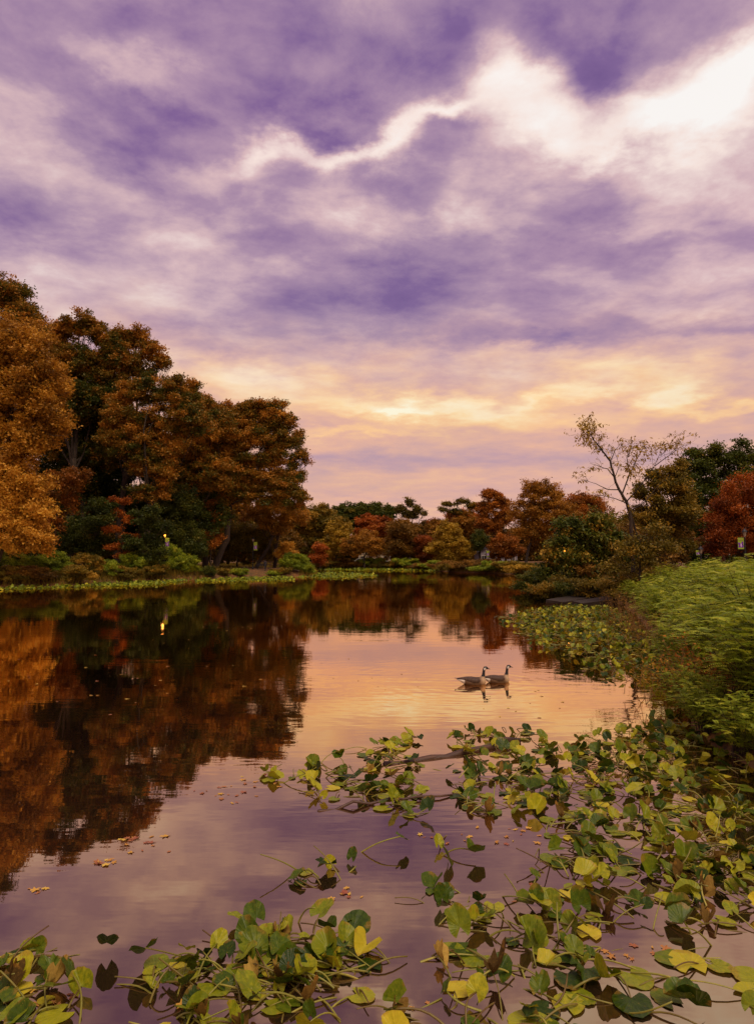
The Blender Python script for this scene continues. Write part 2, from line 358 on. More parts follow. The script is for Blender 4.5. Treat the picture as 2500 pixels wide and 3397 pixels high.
def tree(name, label, Y, lobes, base, fam, size=0.30, dens=90, trunk_r=0.32, per=22, clump=0.32, inner=0.5, seed=1, group=None, cat='tree', limbs=True, lean=None, droop=None, fork=0.45, twigs=3, sides=7, grow=1.0):
    """lobes: (x, y, rx, ry, tint, depth shift) in photo positions; base: x position of the foot"""
    rng = np.random.default_rng(seed)
    bx = at(base * K, 1870, Y).x; bz = gz(bx, Y) - 0.1
    root = empty(name, (bx, Y, bz)); tag(root, label, cat, group)
    L = []
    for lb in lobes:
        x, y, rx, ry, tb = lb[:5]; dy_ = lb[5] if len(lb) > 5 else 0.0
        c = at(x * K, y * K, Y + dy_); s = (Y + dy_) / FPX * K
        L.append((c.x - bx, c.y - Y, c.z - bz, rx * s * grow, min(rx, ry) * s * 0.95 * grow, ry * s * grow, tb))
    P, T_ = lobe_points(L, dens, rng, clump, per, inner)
    keep = P[:, 2] > 0.3
    P, T_ = P[keep], T_[keep]
    V, F = leaf_quads(P, size, rng, droop=droop)
    link('crown', npmesh('crown', V, F, np.repeat(T_, 4)), root, LEAF[fam])
    top = np.mean([l[:3] for l in L], axis=0); hi = max(l[2] for l in L)
    fk = np.array([top[0] * 0.45 if lean is None else lean, top[1] * 0.3, max(1.2, hi * fork)])
    paths = [limb((0, 0, -0.3), fk, trunk_r * 1.25, trunk_r * 0.8, rng, 0.03, 8)]
    paths.append(limb(fk, (top[0], top[1], hi), trunk_r * 0.78, trunk_r * 0.12, rng, 0.05, 8))
    if limbs:
        for l in L:
            c = np.array(l[:3]); st = fk * rng.uniform(0.8, 1.0) if c[2] > fk[2] else fk * rng.uniform(0.5, 0.9)
            paths.append(limb(st, c, trunk_r * 0.34, trunk_r * 0.08, rng, 0.10, 7, 0.06))
            for _ in range(twigs):
                v = unit(rng.normal(size=3)) * np.array(l[3:6]) * 0.85
                paths.append(limb(c - (c - st) * rng.uniform(0, .35), c + v, trunk_r * 0.16, 0.015, rng, 0.10, 5))
    link('trunk', tube_mesh('trunk', paths, sides), root, BARK)
    return root
# ------------------------------------------------------------------ the wood on the left bank
GL = 'tall trees of the wood on the left bank'
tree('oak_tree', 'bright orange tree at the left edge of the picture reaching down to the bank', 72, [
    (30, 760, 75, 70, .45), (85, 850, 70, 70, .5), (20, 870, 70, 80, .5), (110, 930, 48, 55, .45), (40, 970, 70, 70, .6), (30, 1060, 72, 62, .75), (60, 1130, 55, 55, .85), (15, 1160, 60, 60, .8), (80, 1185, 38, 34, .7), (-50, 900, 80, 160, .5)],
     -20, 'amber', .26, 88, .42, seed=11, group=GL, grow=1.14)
tree('oak_tree', 'tallest tree at the left edge, thin twiggy top against the sky', 90, [
    (15, 650, 60, 55, .4), (50, 690, 50, 42, .35), (70, 740, 60, 60, .5), (-40, 690, 60, 90, .4)], 25, 'mixed', .28, 78, .38, seed=12, group=GL, grow=1.14, inner=.3, twigs=7)
tree('oak_tree', 'tall brown and green oak with knobbly top second from the left', 98, [
    (110, 740, 40, 42, .55), (150, 722, 30, 34, .5), (185, 712, 30, 30, .35), (225, 735, 34, 36, .4), (140, 790, 60, 50, .4), (210, 800, 60, 50, .3), (250, 770, 40, 44, .35), (120, 870, 60, 60, .25), (200, 880, 70, 60, .12)],
     150, 'mixed', .30, 80, .45, seed=13, group=GL, grow=1.14, inner=.35, twigs=5)
tree('oak_tree', 'olive oak with open branches showing sky, below the descending treeline', 100, [
    (265, 745, 34, 30, .55), (300, 742, 32, 30, .6), (330, 765, 30, 28, .6), (350, 790, 26, 18, .5), (365, 800, 14, 10, .45), (280, 800, 46, 40, .45), (320, 820, 40, 26, .3), (250, 850, 50, 50, .2)],
     255, 'mixed', .28, 75, .42, seed=14, group=GL, grow=1.14, inner=.3, twigs=6)
tree('oak_tree', 'dark green tree in the shadowed middle of the left wood', 107, [
    (170, 960, 80, 80, .35), (230, 930, 60, 80, .4), (150, 1060, 80, 70, .3), (240, 1060, 70, 80, .35), (320, 1000, 60, 60, .4), (390, 1060, 70, 80, .4), (130, 1150, 60, 60, .35), (330, 1140, 70, 70, .3), (440, 1130, 60, 70, .3), (80, 1190, 70, 50, .4)],
     200, 'green', .32, 80, .45, seed=15, group=GL, grow=1.14)
tree('oak_tree', 'rusty orange oak in the middle of the left wood with forked dark trunk', 95, [
    (270, 865, 40, 34, 0.43), (330, 860, 46, 36, 0.38), (385, 850, 40, 28, 0.33), (415, 870, 24, 22, 0.18), (270, 920, 46, 42, 0.48), (330, 940, 50, 42, 0.48), (395, 915, 50, 42, 0.38), (300, 1000, 44, 38, 0.43), (350, 1030, 38, 36, 0.48), (365, 985, 34, 30, 0.53), (430, 930, 34, 36, 0.33), (250, 970, 34, 34, 0.38), (330, 1075, 44, 26, 0.33)],
     302, 'mixed', .27, 114, .46, seed=16, group=GL, grow=1.14, lean=1.6, fork=.42)
tree('oak_tree', 'olive green oak with rounded top left of the edge of the wood', 110, [
    (455, 905, 40, 36, .55), (490, 905, 36, 26, .35), (520, 930, 40, 40, .45), (440, 970, 50, 50, .45), (500, 990, 50, 50, .5), (460, 1050, 50, 44, .35), (410, 990, 40, 44, .5)],
     450, 'mixed', .30, 104, .4, seed=17, group=GL, grow=1.14)
tree('oak_tree', 'broad orange oak at the right end of the left wood with leaning trunk', 109, [
    (545, 900, 34, 28, 0.48), (585, 905, 40, 32, 0.53), (620, 930, 30, 30, 0.43), (560, 960, 48, 40, 0.53), (610, 975, 34, 34, 0.38), (520, 1010, 46, 40, 0.43), (575, 1030, 46, 36, 0.48), (630, 1060, 40, 26, 0.38), (530, 1080, 52, 36, 0.43), (480, 1110, 44, 40, 0.38), (590, 1085, 46, 30, 0.43), (640, 1095, 34, 26, 0.43), (500, 1060, 40, 40, 0.38)],
     468, 'mixed', .30, 104, .48, seed=18, group=GL, grow=1.14, lean=2.6, fork=.5)
tree('oak_tree', 'dark leaved open crown overhanging the lake at the end of the left wood', 118, [
    (650, 965, 22, 30, .45), (665, 1000, 20, 26, .4), (640, 1010, 26, 26, .35), (660, 1045, 20, 24, .4), (655, 1080, 18, 20, .45), (625, 1040, 24, 22, .4)],
     600, 'mixed', .30, 36, .28, seed=19, group=GL, grow=1.14, inner=.25, twigs=8)
tree('slender_tree', 'slender dark leaning tree behind the walking person', 117, [
    (600, 1120, 50, 30, .55), (640, 1130, 40, 28, .6), (560, 1130, 36, 26, .5), (610, 1155, 44, 20, .5)], 556, 'orange', .28, 52, .30, seed=20, lean=3.2, fork=.55)
tree('maple_tree', 'small red orange maple with layered branches under the dark wood', 91, [
    (262, 1098, 34, 10, .6), (250, 1122, 36, 10, .7), (285, 1140, 32, 10, .8), (250, 1160, 40, 10, .8), (285, 1178, 28, 9, .8), (255, 1198, 36, 9, .7), (270, 1218, 26, 7, .7)], 268, 'red', .20, 130, .12, seed=21, clump=.25, inner=.2)
GU = 'dark understory trees under the left wood'
tree('understory_tree', 'dark green understory tree behind the small red maple', 93, [(180, 1170, 60, 46, .45), (130, 1200, 50, 34, .5), (215, 1205, 40, 30, .5), (110, 1120, 40, 40, .3)], 160, 'green', .24, 80, .16, seed=22, group=GU, grow=1.15)
tree('understory_tree', 'dark green understory tree behind the lit street lamp', 101, [(370, 1170, 50, 60, .5), (420, 1190, 44, 44, .5), (330, 1195, 34, 34, .45), (400, 1110, 44, 40, .4)], 385, 'green', .24, 80, .18, seed=23, group=GU, grow=1.15)
tree('understory_tree', 'brown and green understory tree between the leaning oak and the slender tree', 120, [(510, 1180, 40, 46, .4), (545, 1190, 34, 40, .45), (450, 1190, 34, 44, .35), (590, 1190, 30, 40, .5)], 520, 'olive', .26, 80, .16, seed=24, group=GU, grow=1.15)
tree('understory_tree', 'rust coloured understory tree on the trunk of the leaning oak', 106, [(455, 1140, 24, 40, .5), (465, 1180, 20, 26, .45)], 462, 'rust', .22, 90, .12, seed=25, group=GU, grow=1.15)
tree('understory_tree', 'dark rust understory tree beside the bright left edge tree', 86, [(125, 1085, 44, 40, .35), (150, 1050, 40, 30, .3), (105, 1150, 30, 40, .35)], 118, 'rust', .24, 70, .14, seed=26, group=GU, grow=1.15)
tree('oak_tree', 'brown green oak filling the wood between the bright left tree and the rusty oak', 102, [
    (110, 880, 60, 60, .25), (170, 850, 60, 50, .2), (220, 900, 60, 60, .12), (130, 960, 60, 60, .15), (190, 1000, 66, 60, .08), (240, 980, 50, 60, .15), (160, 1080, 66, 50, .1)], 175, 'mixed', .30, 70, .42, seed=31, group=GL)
tree('oak_tree', 'brown orange oak filling the wood between the rusty oak and the broad orange oak', 104, [
    (400, 860, 44, 36, .4), (430, 900, 50, 46, .5), (470, 940, 50, 50, .45), (420, 980, 54, 50, .55), (470, 1030, 54, 50, .5), (410, 1060, 50, 44, .45)], 425, 'mixed', .30, 75, .4, seed=32, group=GL)
# ------------------------------------------------------------------ the far shore
GF = 'trees on the far shore'
far = [
 ('olive green tree next to the left wood on the far shore', 178, [(700, 1130, 34, 26, .5), (670, 1150, 40, 40, .55), (720, 1160, 40, 36, .6), (745, 1165, 26, 26, .7), (690, 1190, 50, 30, .5)], 700, 'olive', .42, 70),
 ('gold leaved tree below the olive far trees', 172, [(740, 1170, 26, 30, .55), (720, 1200, 34, 26, .5), (755, 1200, 24, 24, .5)], 738, 'gold', .36, 70),
 ('dark green domed tree on the far treeline', 196, [(760, 1125, 30, 20, .6), (800, 1122, 42, 20, .7), (840, 1130, 26, 22, .6), (790, 1150, 50, 30, .5)], 795, 'green', .46, 70),
 ('red tree among the dark green far trees', 186, [(805, 1148, 24, 18, .6), (825, 1165, 26, 22, .6), (845, 1150, 20, 18, .5), (800, 1175, 26, 18, .5)], 815, 'red', .40, 75),
 ('small bright red tree low on the far shore', 166, [(703, 1205, 14, 14, .6), (700, 1222, 18, 14, .6)], 702, 'red', .30, 110),
 ('tall dark open tree standing above the far treeline', 182, [(898, 1100, 12, 14, .3), (878, 1115, 16, 12, .35), (915, 1118, 18, 12, .35), (895, 1130, 24, 14, .3), (930, 1125, 8, 8, .3)], 897, 'olive', .40, 40),
 ('round brown tree in the middle of the far shore', 168, [(880, 1175, 36, 34, .5), (865, 1205, 26, 24, .4), (900, 1200, 28, 26, .4)], 882, 'brown', .34, 100),
 ('brown orange tree beside the cream house', 168, [(800, 1190, 34, 24, .55), (775, 1200, 26, 22, .5), (820, 1205, 26, 18, .5)], 798, 'orange', .34, 80),
 ('dark red small tree right of the round brown tree', 166, [(925, 1200, 18, 26, .3), (938, 1195, 18, 24, .3), (930, 1222, 24, 14, .2)], 930, 'red', .32, 90),
 ('yellow green tree right of the dark red tree', 160, [(985, 1175, 26, 30, .6), (970, 1205, 30, 28, .55), (1005, 1205, 30, 30, .5), (985, 1230, 40, 18, .45)], 986, 'gold', .34, 90),
 ('orange brown tree behind the yellow green tree', 176, [(960, 1170, 24, 30, .45), (1020, 1160, 30, 34, .5), (1040, 1180, 30, 34, .45)], 1000, 'orange', .40, 80),
 ('flat topped open dark tree on the far treeline', 176, [(985, 1105, 20, 10, .35), (1010, 1100, 20, 9, .35), (1035, 1112, 22, 12, .45), (1000, 1122, 26, 10, .3), (970, 1118, 14, 8, .35)], 1003, 'olive', .38, 44),
 ('tall rust tree with airy round top on the far shore', 168, [(1075, 1085, 28, 20, .6), (1100, 1100, 28, 22, .5), (1065, 1115, 30, 26, .45), (1105, 1130, 34, 30, .5), (1070, 1150, 40, 30, .5)], 1082, 'rust', .36, 60),
 ('red tree glowing behind the open dark tree', 190, [(1000, 1140, 24, 20, .65), (1040, 1145, 24, 18, .6), (960, 1150, 20, 16, .5)], 1010, 'red', .40, 70),
 ('small dark green round tree on the far shore', 158, [(1053, 1192, 20, 20, .6), (1050, 1175, 13, 14, .7)], 1053, 'green', .26, 150),
 ('red brown small tree right of the green round tree', 156, [(1105, 1195, 28, 26, .45), (1090, 1210, 22, 18, .4), (1125, 1210, 22, 18, .4)], 1106, 'rust', .30, 95),
 ('large orange willow like tree with fanned dark trunks', 132, [(1165, 1085, 26, 32, .55), (1200, 1090, 28, 34, .6), (1225, 1110, 26, 34, .5), (1150, 1120, 34, 30, .5), (1195, 1135, 44, 34, .6), (1240, 1140, 34, 30, .5), (1170, 1165, 50, 26, .5)], 1150, 'orange', .28, 70),
 ('red orange tree between the willow like tree and the bare locust', 140, [(1270, 1105, 34, 26, .5), (1300, 1110, 30, 24, .5), (1250, 1140, 40, 34, .5), (1310, 1150, 40, 34, .45)], 1275, 'rust', .32, 75),
 ('dark evergreen backdrop tree behind the far treeline', 205, [(650, 1160, 60, 44, .5), (580, 1165, 60, 44, .4)], 640, 'olive', .46, 60),
 ('brown backdrop tree behind the middle of the far shore', 205, [(900, 1170, 60, 36, .35), (960, 1165, 50, 36, .4), (1080, 1170, 70, 40, .4), (850, 1185, 50, 30, .4)], 930, 'brown', .46, 60),
 ('brown backdrop tree behind the willow like tree', 172, [(1180, 1180, 70, 40, .35), (1270, 1190, 70, 44, .35), (1140, 1190, 40, 30, .35)], 1200, 'brown', .40, 60),
]
for i, (lb, Y, lobes, base, fam, sz, dn) in enumerate(far):
    open_ = dn < 65
    tree('far_tree', lb, Y, lobes, base, fam, sz, dn, .30 if open_ else .26, seed=40 + i, group=GF, inner=.25 if open_ else .5, twigs=6 if open_ else 2, clump=.36, sides=5, fork=.5, grow=1.0 if open_ else 1.14)
tree('yellow_bush_tree', 'small bright yellow orange tree on the point of the left bank', 116, [(627, 1200, 22, 16, .8), (612, 1212, 16, 12, .75), (643, 1212, 14, 12, .75), (627, 1220, 24, 9, .7)], 628, 'amber', .22, 120, .12, seed=70, clump=.25, inner=.2)
# ------------------------------------------------------------------ right side
GR = 'trees behind the right bank'
tree('broadleaf_tree', 'big dark green tree top at the right edge above the red tree', 82, [(1540, 1010, 46, 36, .38), (1590, 1000, 50, 34, .4), (1640, 1000, 50, 38, .4), (1520, 1060, 60, 50, .34), (1600, 1060, 70, 60, .36), (1680, 1050, 60, 70, .36), (1540, 1120, 60, 50, .3)], 1580, 'hickory', .26, 88, .42, seed=80, group=GR)
tree('broadleaf_tree', 'olive brown tree on the sloping crown line behind the bare locust', 74, [(1480, 1030, 34, 26, .45), (1440, 1055, 36, 30, .5), (1410, 1085, 30, 30, .45), (1470, 1085, 50, 44, .6), (1430, 1130, 56, 44, .55), (1500, 1130, 50, 50, .5), (1400, 1160, 40, 40, .45), (1480, 1185, 60, 40, .5), (1420, 1200, 60, 36, .4)], 1455, 'olive', .22, 110, .34, seed=81, group=GR)
tree('red_maple', 'rounded deep red maple at the right edge behind the banner', 67, [(1625, 1080, 44, 42, .5), (1590, 1120, 46, 44, .45), (1650, 1130, 54, 60, .45), (1575, 1170, 40, 36, .35), (1620, 1180, 50, 44, .35), (1680, 1110, 50, 80, .4), (1570, 1205, 36, 24, .35)], 1630, 'red', .17, 150, .28, seed=82, group=GR, clump=.32)
tree('hickory_tree', 'low spreading green tree with yellowing hanging leaves over the water', 56, [(1250, 1150, 44, 24, .45), (1300, 1145, 36, 22, .5), (1225, 1180, 36, 26, .5), (1275, 1185, 50, 30, .5), (1330, 1190, 44, 36, .5), (1210, 1215, 36, 22, .6), (1265, 1225, 56, 28, .55), (1330, 1235, 50, 32, .45), (1210, 1250, 34, 22, .5), (1270, 1268, 60, 22, .45), (1340, 1270, 50, 28, .4), (1380, 1225, 34, 36, .4)], 1345, 'hickory', .25, 100, .14, seed=83, group=GR, droop=(0, 0, -1.2), clump=.30, fork=.25, twigs=4)
tree('brown_shrub_tree', 'brown orange thicket below the bare locust', 60, [(1400, 1190, 36, 30, .45), (1370, 1170, 30, 24, .5), (1440, 1215, 36, 26, .4), (1360, 1225, 30, 30, .35)], 1400, 'brown', .20, 110, .12, seed=84, group=GR, clump=.3)

GB = 'backdrop trees behind the left wood'
for i, (x, lb) in enumerate(((-60, 'dark backdrop tree behind the left edge of the wood'), (90, 'dark backdrop tree behind the knobbly topped oak'), (240, 'dark backdrop tree behind the small red maple'), (380, 'dark backdrop tree behind the lit lamp'), (500, 'dark backdrop tree behind the leaning oak'))):
    tree('backdrop_tree', lb, 128 + 3 * i, [(x - 40, 1150, 60, 60, .35), (x + 40, 1160, 60, 60, .4), (x, 1110, 70, 60, .35), (x, 1200, 80, 34, .35)], x, 'mixed', .42, 60, .3, seed=100 + i, group=GB, limbs=False)

GB2 = 'backdrop trees behind the right bank'
for i, (x, fam, lb) in enumerate(((1340, 'olive', 'low olive backdrop tree behind the hanging leaved tree'), (1450, 'brown', 'low brown backdrop tree behind the olive brown tree'), (1540, 'green', 'low dark green backdrop tree left of the red maple'), (1640, 'brown', 'low brown backdrop tree behind the red maple'), (1730, 'olive', 'low olive backdrop tree past the right edge'))):
    tree('backdrop_tree', lb, 96 + 4 * i, [(x - 30, 1160, 50, 40, .4), (x + 30, 1165, 50, 40, .45), (x, 1195, 70, 34, .4), (x, 1225, 70, 20, .35)], x, fam, .34, 70, .25, seed=120 + i, group=GB2, limbs=False)

# low dark understory that closes the view under the crowns
GH = 'understory thickets beyond the far shore'; GH2 = 'understory thickets deep in the left wood'
for i in range(15):
    x = 620 + i * 62
    side = 'behind the left wood edge' if x < 760 else 'behind the cream house' if x < 900 else 'behind the middle far trees' if x < 1120 else 'behind the willow like tree' if x < 1320 else 'behind the bare locust'
    tree('thicket', f'dark low thicket {side}', 208 + (i * 5) % 9, [(x - 20, 1200, 36, 24, .35), (x + 20, 1205, 36, 22, .4), (x, 1225, 48, 16, .3)], x, ('brown', 'mixed', 'olive')[i % 3], .5, 55, .2, seed=140 + i, group=GH + ' ' + side, limbs=False, cat='thicket')
for i in range(11):
    x = -60 + i * 66
    side = 'at the left picture edge' if x < 100 else 'behind the red maple' if x < 300 else 'behind the lit lamp' if x < 460 else 'behind the leaning oaks'
    tree('thicket', f'dark low thicket {side}', 140 + (i * 5) % 9, [(x - 20, 1185, 40, 34, .35), (x + 20, 1190, 40, 34, .4), (x, 1218, 50, 20, .3)], x, ('mixed', 'brown', 'olive')[i % 3], .42, 60, .2, seed=160 + i, group=GH2 + ' ' + side, limbs=False, cat='thicket')

tree('understory_tree', 'olive brown understory tree left of the lit lamp trunk', 90, [(320, 1130, 40, 34, .35), (345, 1170, 40, 34, .3), (300, 1190, 34, 30, .3), (225, 1120, 36, 34, .3), (330, 1215, 44, 16, .3)], 325, 'green', .22, 85, .12, seed=27, group=GU)
tree('understory_tree', 'olive brown understory tree under the broad orange oak', 107, [(415, 1180, 36, 36, .3), (450, 1160, 34, 36, .35), (430, 1205, 40, 18, .3)], 430, 'mixed', .24, 80, .12, seed=28, group=GU)
tree('olive_thicket', 'olive green thicket wrapping the foot of the bare locust', 45, [(1370, 1205, 26, 26, .5), (1410, 1195, 30, 30, .45), (1450, 1205, 36, 26, .5), (1395, 1235, 40, 20, .4), (1340, 1240, 34, 20, .45), (1440, 1165, 24, 20, .5)], 1400, 'olive', .16, 110, .08, seed=85, group=GR, clump=.25)
# ------------------------------------------------------------------ shrubs on the left and far banks
def shrub(label, x, Y, wd, ht, fam, seed, group, size=.16, dens=150, name='bank_shrub', tint=.55):
    rng = np.random.default_rng(seed); p = at(x, 1880, Y); bz = gz(p.x, Y)
    root = empty(name, (p.x, Y, max(bz, 0.0) - .05)); tag(root, label, 'shrub', group)
    L = []
    for k in range(10):
        a = rng.uniform(0, 6.28); r = rng.uniform(0, .42) * wd; h = ht * rng.uniform(.3, .82)
        L.append((r * math.cos(a), r * math.sin(a) * .8, h, wd * rng.uniform(.13, .26), wd * rng.uniform(.13, .26), ht * rng.uniform(.2, .36), tint + rng.normal(0, .08)))
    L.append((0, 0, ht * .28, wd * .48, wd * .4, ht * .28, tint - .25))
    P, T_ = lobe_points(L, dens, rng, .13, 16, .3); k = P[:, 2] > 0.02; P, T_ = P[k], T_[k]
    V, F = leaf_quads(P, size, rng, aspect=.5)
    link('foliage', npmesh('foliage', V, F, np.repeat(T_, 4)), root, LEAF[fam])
    link('stem', tube_mesh('stem', [limb((rng.normal(0, .1), rng.normal(0, .1), -.1), l[:3], .03, .01, rng, .08, 4) for l in L], 4), root, BARK)
    return root
def shore_Y(x_px):          # distance at which the left or far shoreline crosses this photo column
    ys = [p[1] for p in SHORE_PX[:6]] if x_px < 1040 else [p[1] for p in SHORE_PX[8:16]]
    xs = [p[0] for p in SHORE_PX[:6]] if x_px < 1040 else [p[0] for p in SHORE_PX[8:16]]
    return onz(x_px, float(np.interp(x_px, xs, ys))).y
GLS = 'shrubs along the left bank'; GFS = 'shrubs along the far bank'
left_shrubs = [(-20, 2.5, 6, 2.0, 'fresh'), (90, 3.5, 6, 2.3, 'fresh'), (190, 4.0, 6, 2.2, 'fresh'), (290, 3.0, 5.5, 2.1, 'olive'), (360, 2.5, 5, 1.8, 'fresh'), (430, 3.5, 5.5, 2.2, 'fresh'),
    (510, 2.8, 5.5, 2.4, 'fresh'), (575, 3.5, 5.0, 2.9, 'fresh'), (620, 2.0, 4.0, 1.9, 'fresh'), (250, 1.2, 6, 1.3, 'olive'), (120, 1.2, 7, 1.3, 'brown'), (400, 1.2, 6, 1.4, 'olive'), (500, 1.2, 5, 1.2, 'olive'),
    (20, 1.0, 6, 1.2, 'olive'), (690, 1.0, 3.2, 1.1, 'green'), (790, 1.2, 4.0, .8, 'fresh'), (905, .8, 3.0, .6, 'fresh'), (930, 1.2, 3.6, .85, 'olive'), (965, 2.2, 5.0, 2.9, 'fresh'), (1000, 1.6, 4.5, 2.6, 'fresh'), (1022, 1.2, 2.6, 1.6, 'fresh'), (740, 1.0, 3, .9, 'olive')]
CN = {'fresh': 'fresh green', 'brown': 'dry brown', 'olive': 'olive brown', 'green': 'dark green', 'rust': 'rusty', 'gold': 'yellow green'}
for i, (x, off, wd, ht, fam) in enumerate(left_shrubs):
    where = 'near the picture edge' if x < 220 else 'below the dark wood' if x < 480 else 'round the foot of the lit lamp' if x < 660 else 'beside the walking person' if x < 930 else 'on the point of the left bank'
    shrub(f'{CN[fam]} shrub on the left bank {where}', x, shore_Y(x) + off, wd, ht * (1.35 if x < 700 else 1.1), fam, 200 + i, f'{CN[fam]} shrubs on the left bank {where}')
for i in range(19):
    x = 1045 + i * 38 + (i * 37) % 17; fam = ['brown', 'olive', 'brown', 'brown', 'fresh', 'fresh', 'olive', 'gold', 'fresh', 'brown', 'fresh'][i % 11]
    where = 'below the cream house' if x < 1350 else 'in the middle' if x < 1560 else 'below the fanned willow like tree'
    shrub(f'{CN[fam]} shrub on the far bank {where}', x, shore_Y(min(x, 1745)) + 1.6 + (i % 3), 9.0, 1.25 + .3 * ((i * 7) % 3), fam, 240 + i, f'{CN[fam]} shrubs on the far bank {where}', .24, 80)
# ------------------------------------------------------------------ grass on the banks
def grass(name, label, pts, h, fam, seed, width=.05):
    rng = np.random.default_rng(seed); n = len(pts)
    a = rng.uniform(0, 6.28, n); d = np.stack([np.cos(a), np.sin(a), np.zeros(n)], 1) * width
    tip = pts + np.stack([rng.normal(0, .28, n), rng.normal(0, .28, n), np.ones(n)], 1) * (h * rng.uniform(.5, 1.3, n))[:, None]
    V = np.stack([pts - d, pts + d, tip], 1).reshape(-1, 3)
    o = link(name, npmesh(name, V, np.arange(3 * n).reshape(-1, 3), np.repeat(np.clip(rng.normal(.5, .2, n), 0, 1), 3)), None, LEAF[fam])
    tag(o, label, 'grass', kind='stuff')
def scatter(n, x0, x1, y0, y1, smin, smax, seed):
    rng = np.random.default_rng(seed); X = rng.uniform(x0, x1, n); Y_ = rng.uniform(y0, y1, n); s = shore_dist(X, Y_)
    k = (s > smin) & (s < smax) & ~((X > -24) & (X < -12.5) & (Y_ < 122)); X, Y_ = X[k], Y_[k]; return np.stack([X, Y_, ground_z(X, Y_) - .03], 1)
grass('bank_grass', 'olive brown grass along the left and far water edge', scatter(420000, -60, 40, 55, 190, .05, 4.0, 5), .85, 'olive', 6, .045)
grass('lawn_grass', 'short olive grass and weeds behind the water edge', scatter(160000, -60, 60, 55, 200, 3.0, 22, 7), .35, 'olive', 8, .06)
grass('right_bank_grass', 'tangled olive weeds under the right bank shrubs', scatter(90000, 4, 40, 6, 60, .02, 14, 9), .7, 'green', 10, .014)

# ------------------------------------------------------------------ feathery shrubs on the right bank
def frond_mesh(seed, ht, spread, nst, nfr):
    """arching stems carrying feathery leaves of many narrow leaflets"""
    rng = np.random.default_rng(seed); stems, VV, TT = [], [], []
    base, dirs, sz, tints = [], [], [], []
    for k in range(nst):
        a = rng.uniform(0, 6.28); out_ = spread * rng.uniform(.25, 1.0); h = ht * (1.06 - .42 * (out_ / spread) ** 1.5) * rng.uniform(.86, 1.06)
        tip = np.array([math.cos(a) * out_, math.sin(a) * out_, h]); st = np.array([rng.normal(0, .12), rng.normal(0, .12), -.1])
        pa = []
        for q in np.linspace(0, 1, 7):
            pa.append((*(st + (tip - st) * np.array([q ** 1.5, q ** 1.5, q ** .72])), .012 * (1.25 - q)))
        stems.append(pa); A = np.array(pa)[:, :3]
        for j in range(nfr):
            q = rng.uniform(.10, 1.0) ** .75 * 6; i0 = min(int(q), 5); p = A[i0] + (A[i0 + 1] - A[i0]) * (q - i0)
            b = rng.uniform(0, 6.28); o = np.array([math.cos(b), math.sin(b), rng.uniform(-.15, .55)]) + .5 * unit(A[i0 + 1] - A[i0])
            off = rng.normal(0, .10, 3)
            base.append(p + off); dirs.append(unit(o)); sz.append(rng.uniform(.17, .32)); tints.append(np.clip(.62 + rng.normal(0, .20), 0, 1))
    B = np.array(base); Dv = np.array(dirs); Z = np.array(sz); TT0 = np.array(tints); n = len(B)
    side = unit(np.cross(Dv, np.array([0, 0, 1.0]))); upv = np.cross(side, Dv)
    for k in range(8):
        q = (k + .6) / 8.0
        p = B + Dv * (Z * q)[:, None] + np.array([0, 0, -1.0]) * (Z * .45 * q * q)[:, None]
        for sgn in (-1, 1):
            ll = Z * (.30 - .13 * abs(q - .45)) ; d = unit(side * sgn + Dv * .45 + np.array([0, 0, -.25])); wv = unit(np.cross(d, upv)) * (ll * .17)[:, None]
            V = np.stack([p, p + d * (ll * .5)[:, None] + wv, p + d * ll[:, None], p + d * (ll * .5)[:, None] - wv], 1)
            VV.append(V.reshape(-1, 3)); TT.append(np.repeat(TT0, 4))
    V = np.concatenate(VV); return npmesh('foliage', V, np.arange(len(V)).reshape(-1, 4), np.concatenate(TT)), tube_mesh('stem', stems, 4)
FRONDS = [frond_mesh(300 + i, 2.1, 1.35, 34, 34) for i in range(4)]
FRB = []
for me, st in FRONDS: me.materials.append(LEAF['fresh']); st.materials.append(BARK)
shore_r = sorted([(p.y, p.x) for p in SHORE[16:]] + [(8.5, 7.2), (5.5, 8.5)])
def sx_at(Y): return float(np.interp(Y, [q[0] for q in shore_r], [q[1] for q in shore_r]))
rng = np.random.default_rng(55); n_ = 0
for Y in (8.2, 10.0, 11.6, 13.2, 15.0, 17.0, 19.0, 21.5, 24.0, 27.0, 30.5, 34.5, 39.0, 43.0):
    for k, off in enumerate((.7, 2.3, 4.1, 6.1, 8.4, 11.0, 14.0)):
        x = sx_at(Y) + off + rng.normal(0, .25); yy = Y + rng.normal(0, .35)
        if x > .57 * Y + 2.0 or (Y > 30 and off > 9): continue
        z = max(gz(x, yy), 0.0); top = 3.35 + rng.normal(0, .14) - (.9 if k == 0 else .3 if k == 1 else 0.0) - (.30 if Y > 28 else 0)
        sc = (top - z) / 2.2
        me, st = FRONDS[n_ % 4]
        row = 'at the water edge' if k == 0 else 'just behind the water edge' if k == 1 else 'high on the right bank'
        where = 'nearest the camera' if Y < 14 else 'in the middle' if Y < 23 else 'towards the stone slabs'
        o = empty('feathery_shrub', (x, yy, z - .05), rng.uniform(0, 6.28)); o.scale = (sc * rng.uniform(1.05, 1.3), sc * rng.uniform(1.05, 1.3), sc)
        tag(o, f'feathery green shrub {row} of the right bank, {where}' if k < 2 else f'feathery green shrub {row}, {where}', 'shrub', f'feathery shrubs {row}, {where}')
        link('foliage', me, o); link('stem', st, o); n_ += 1
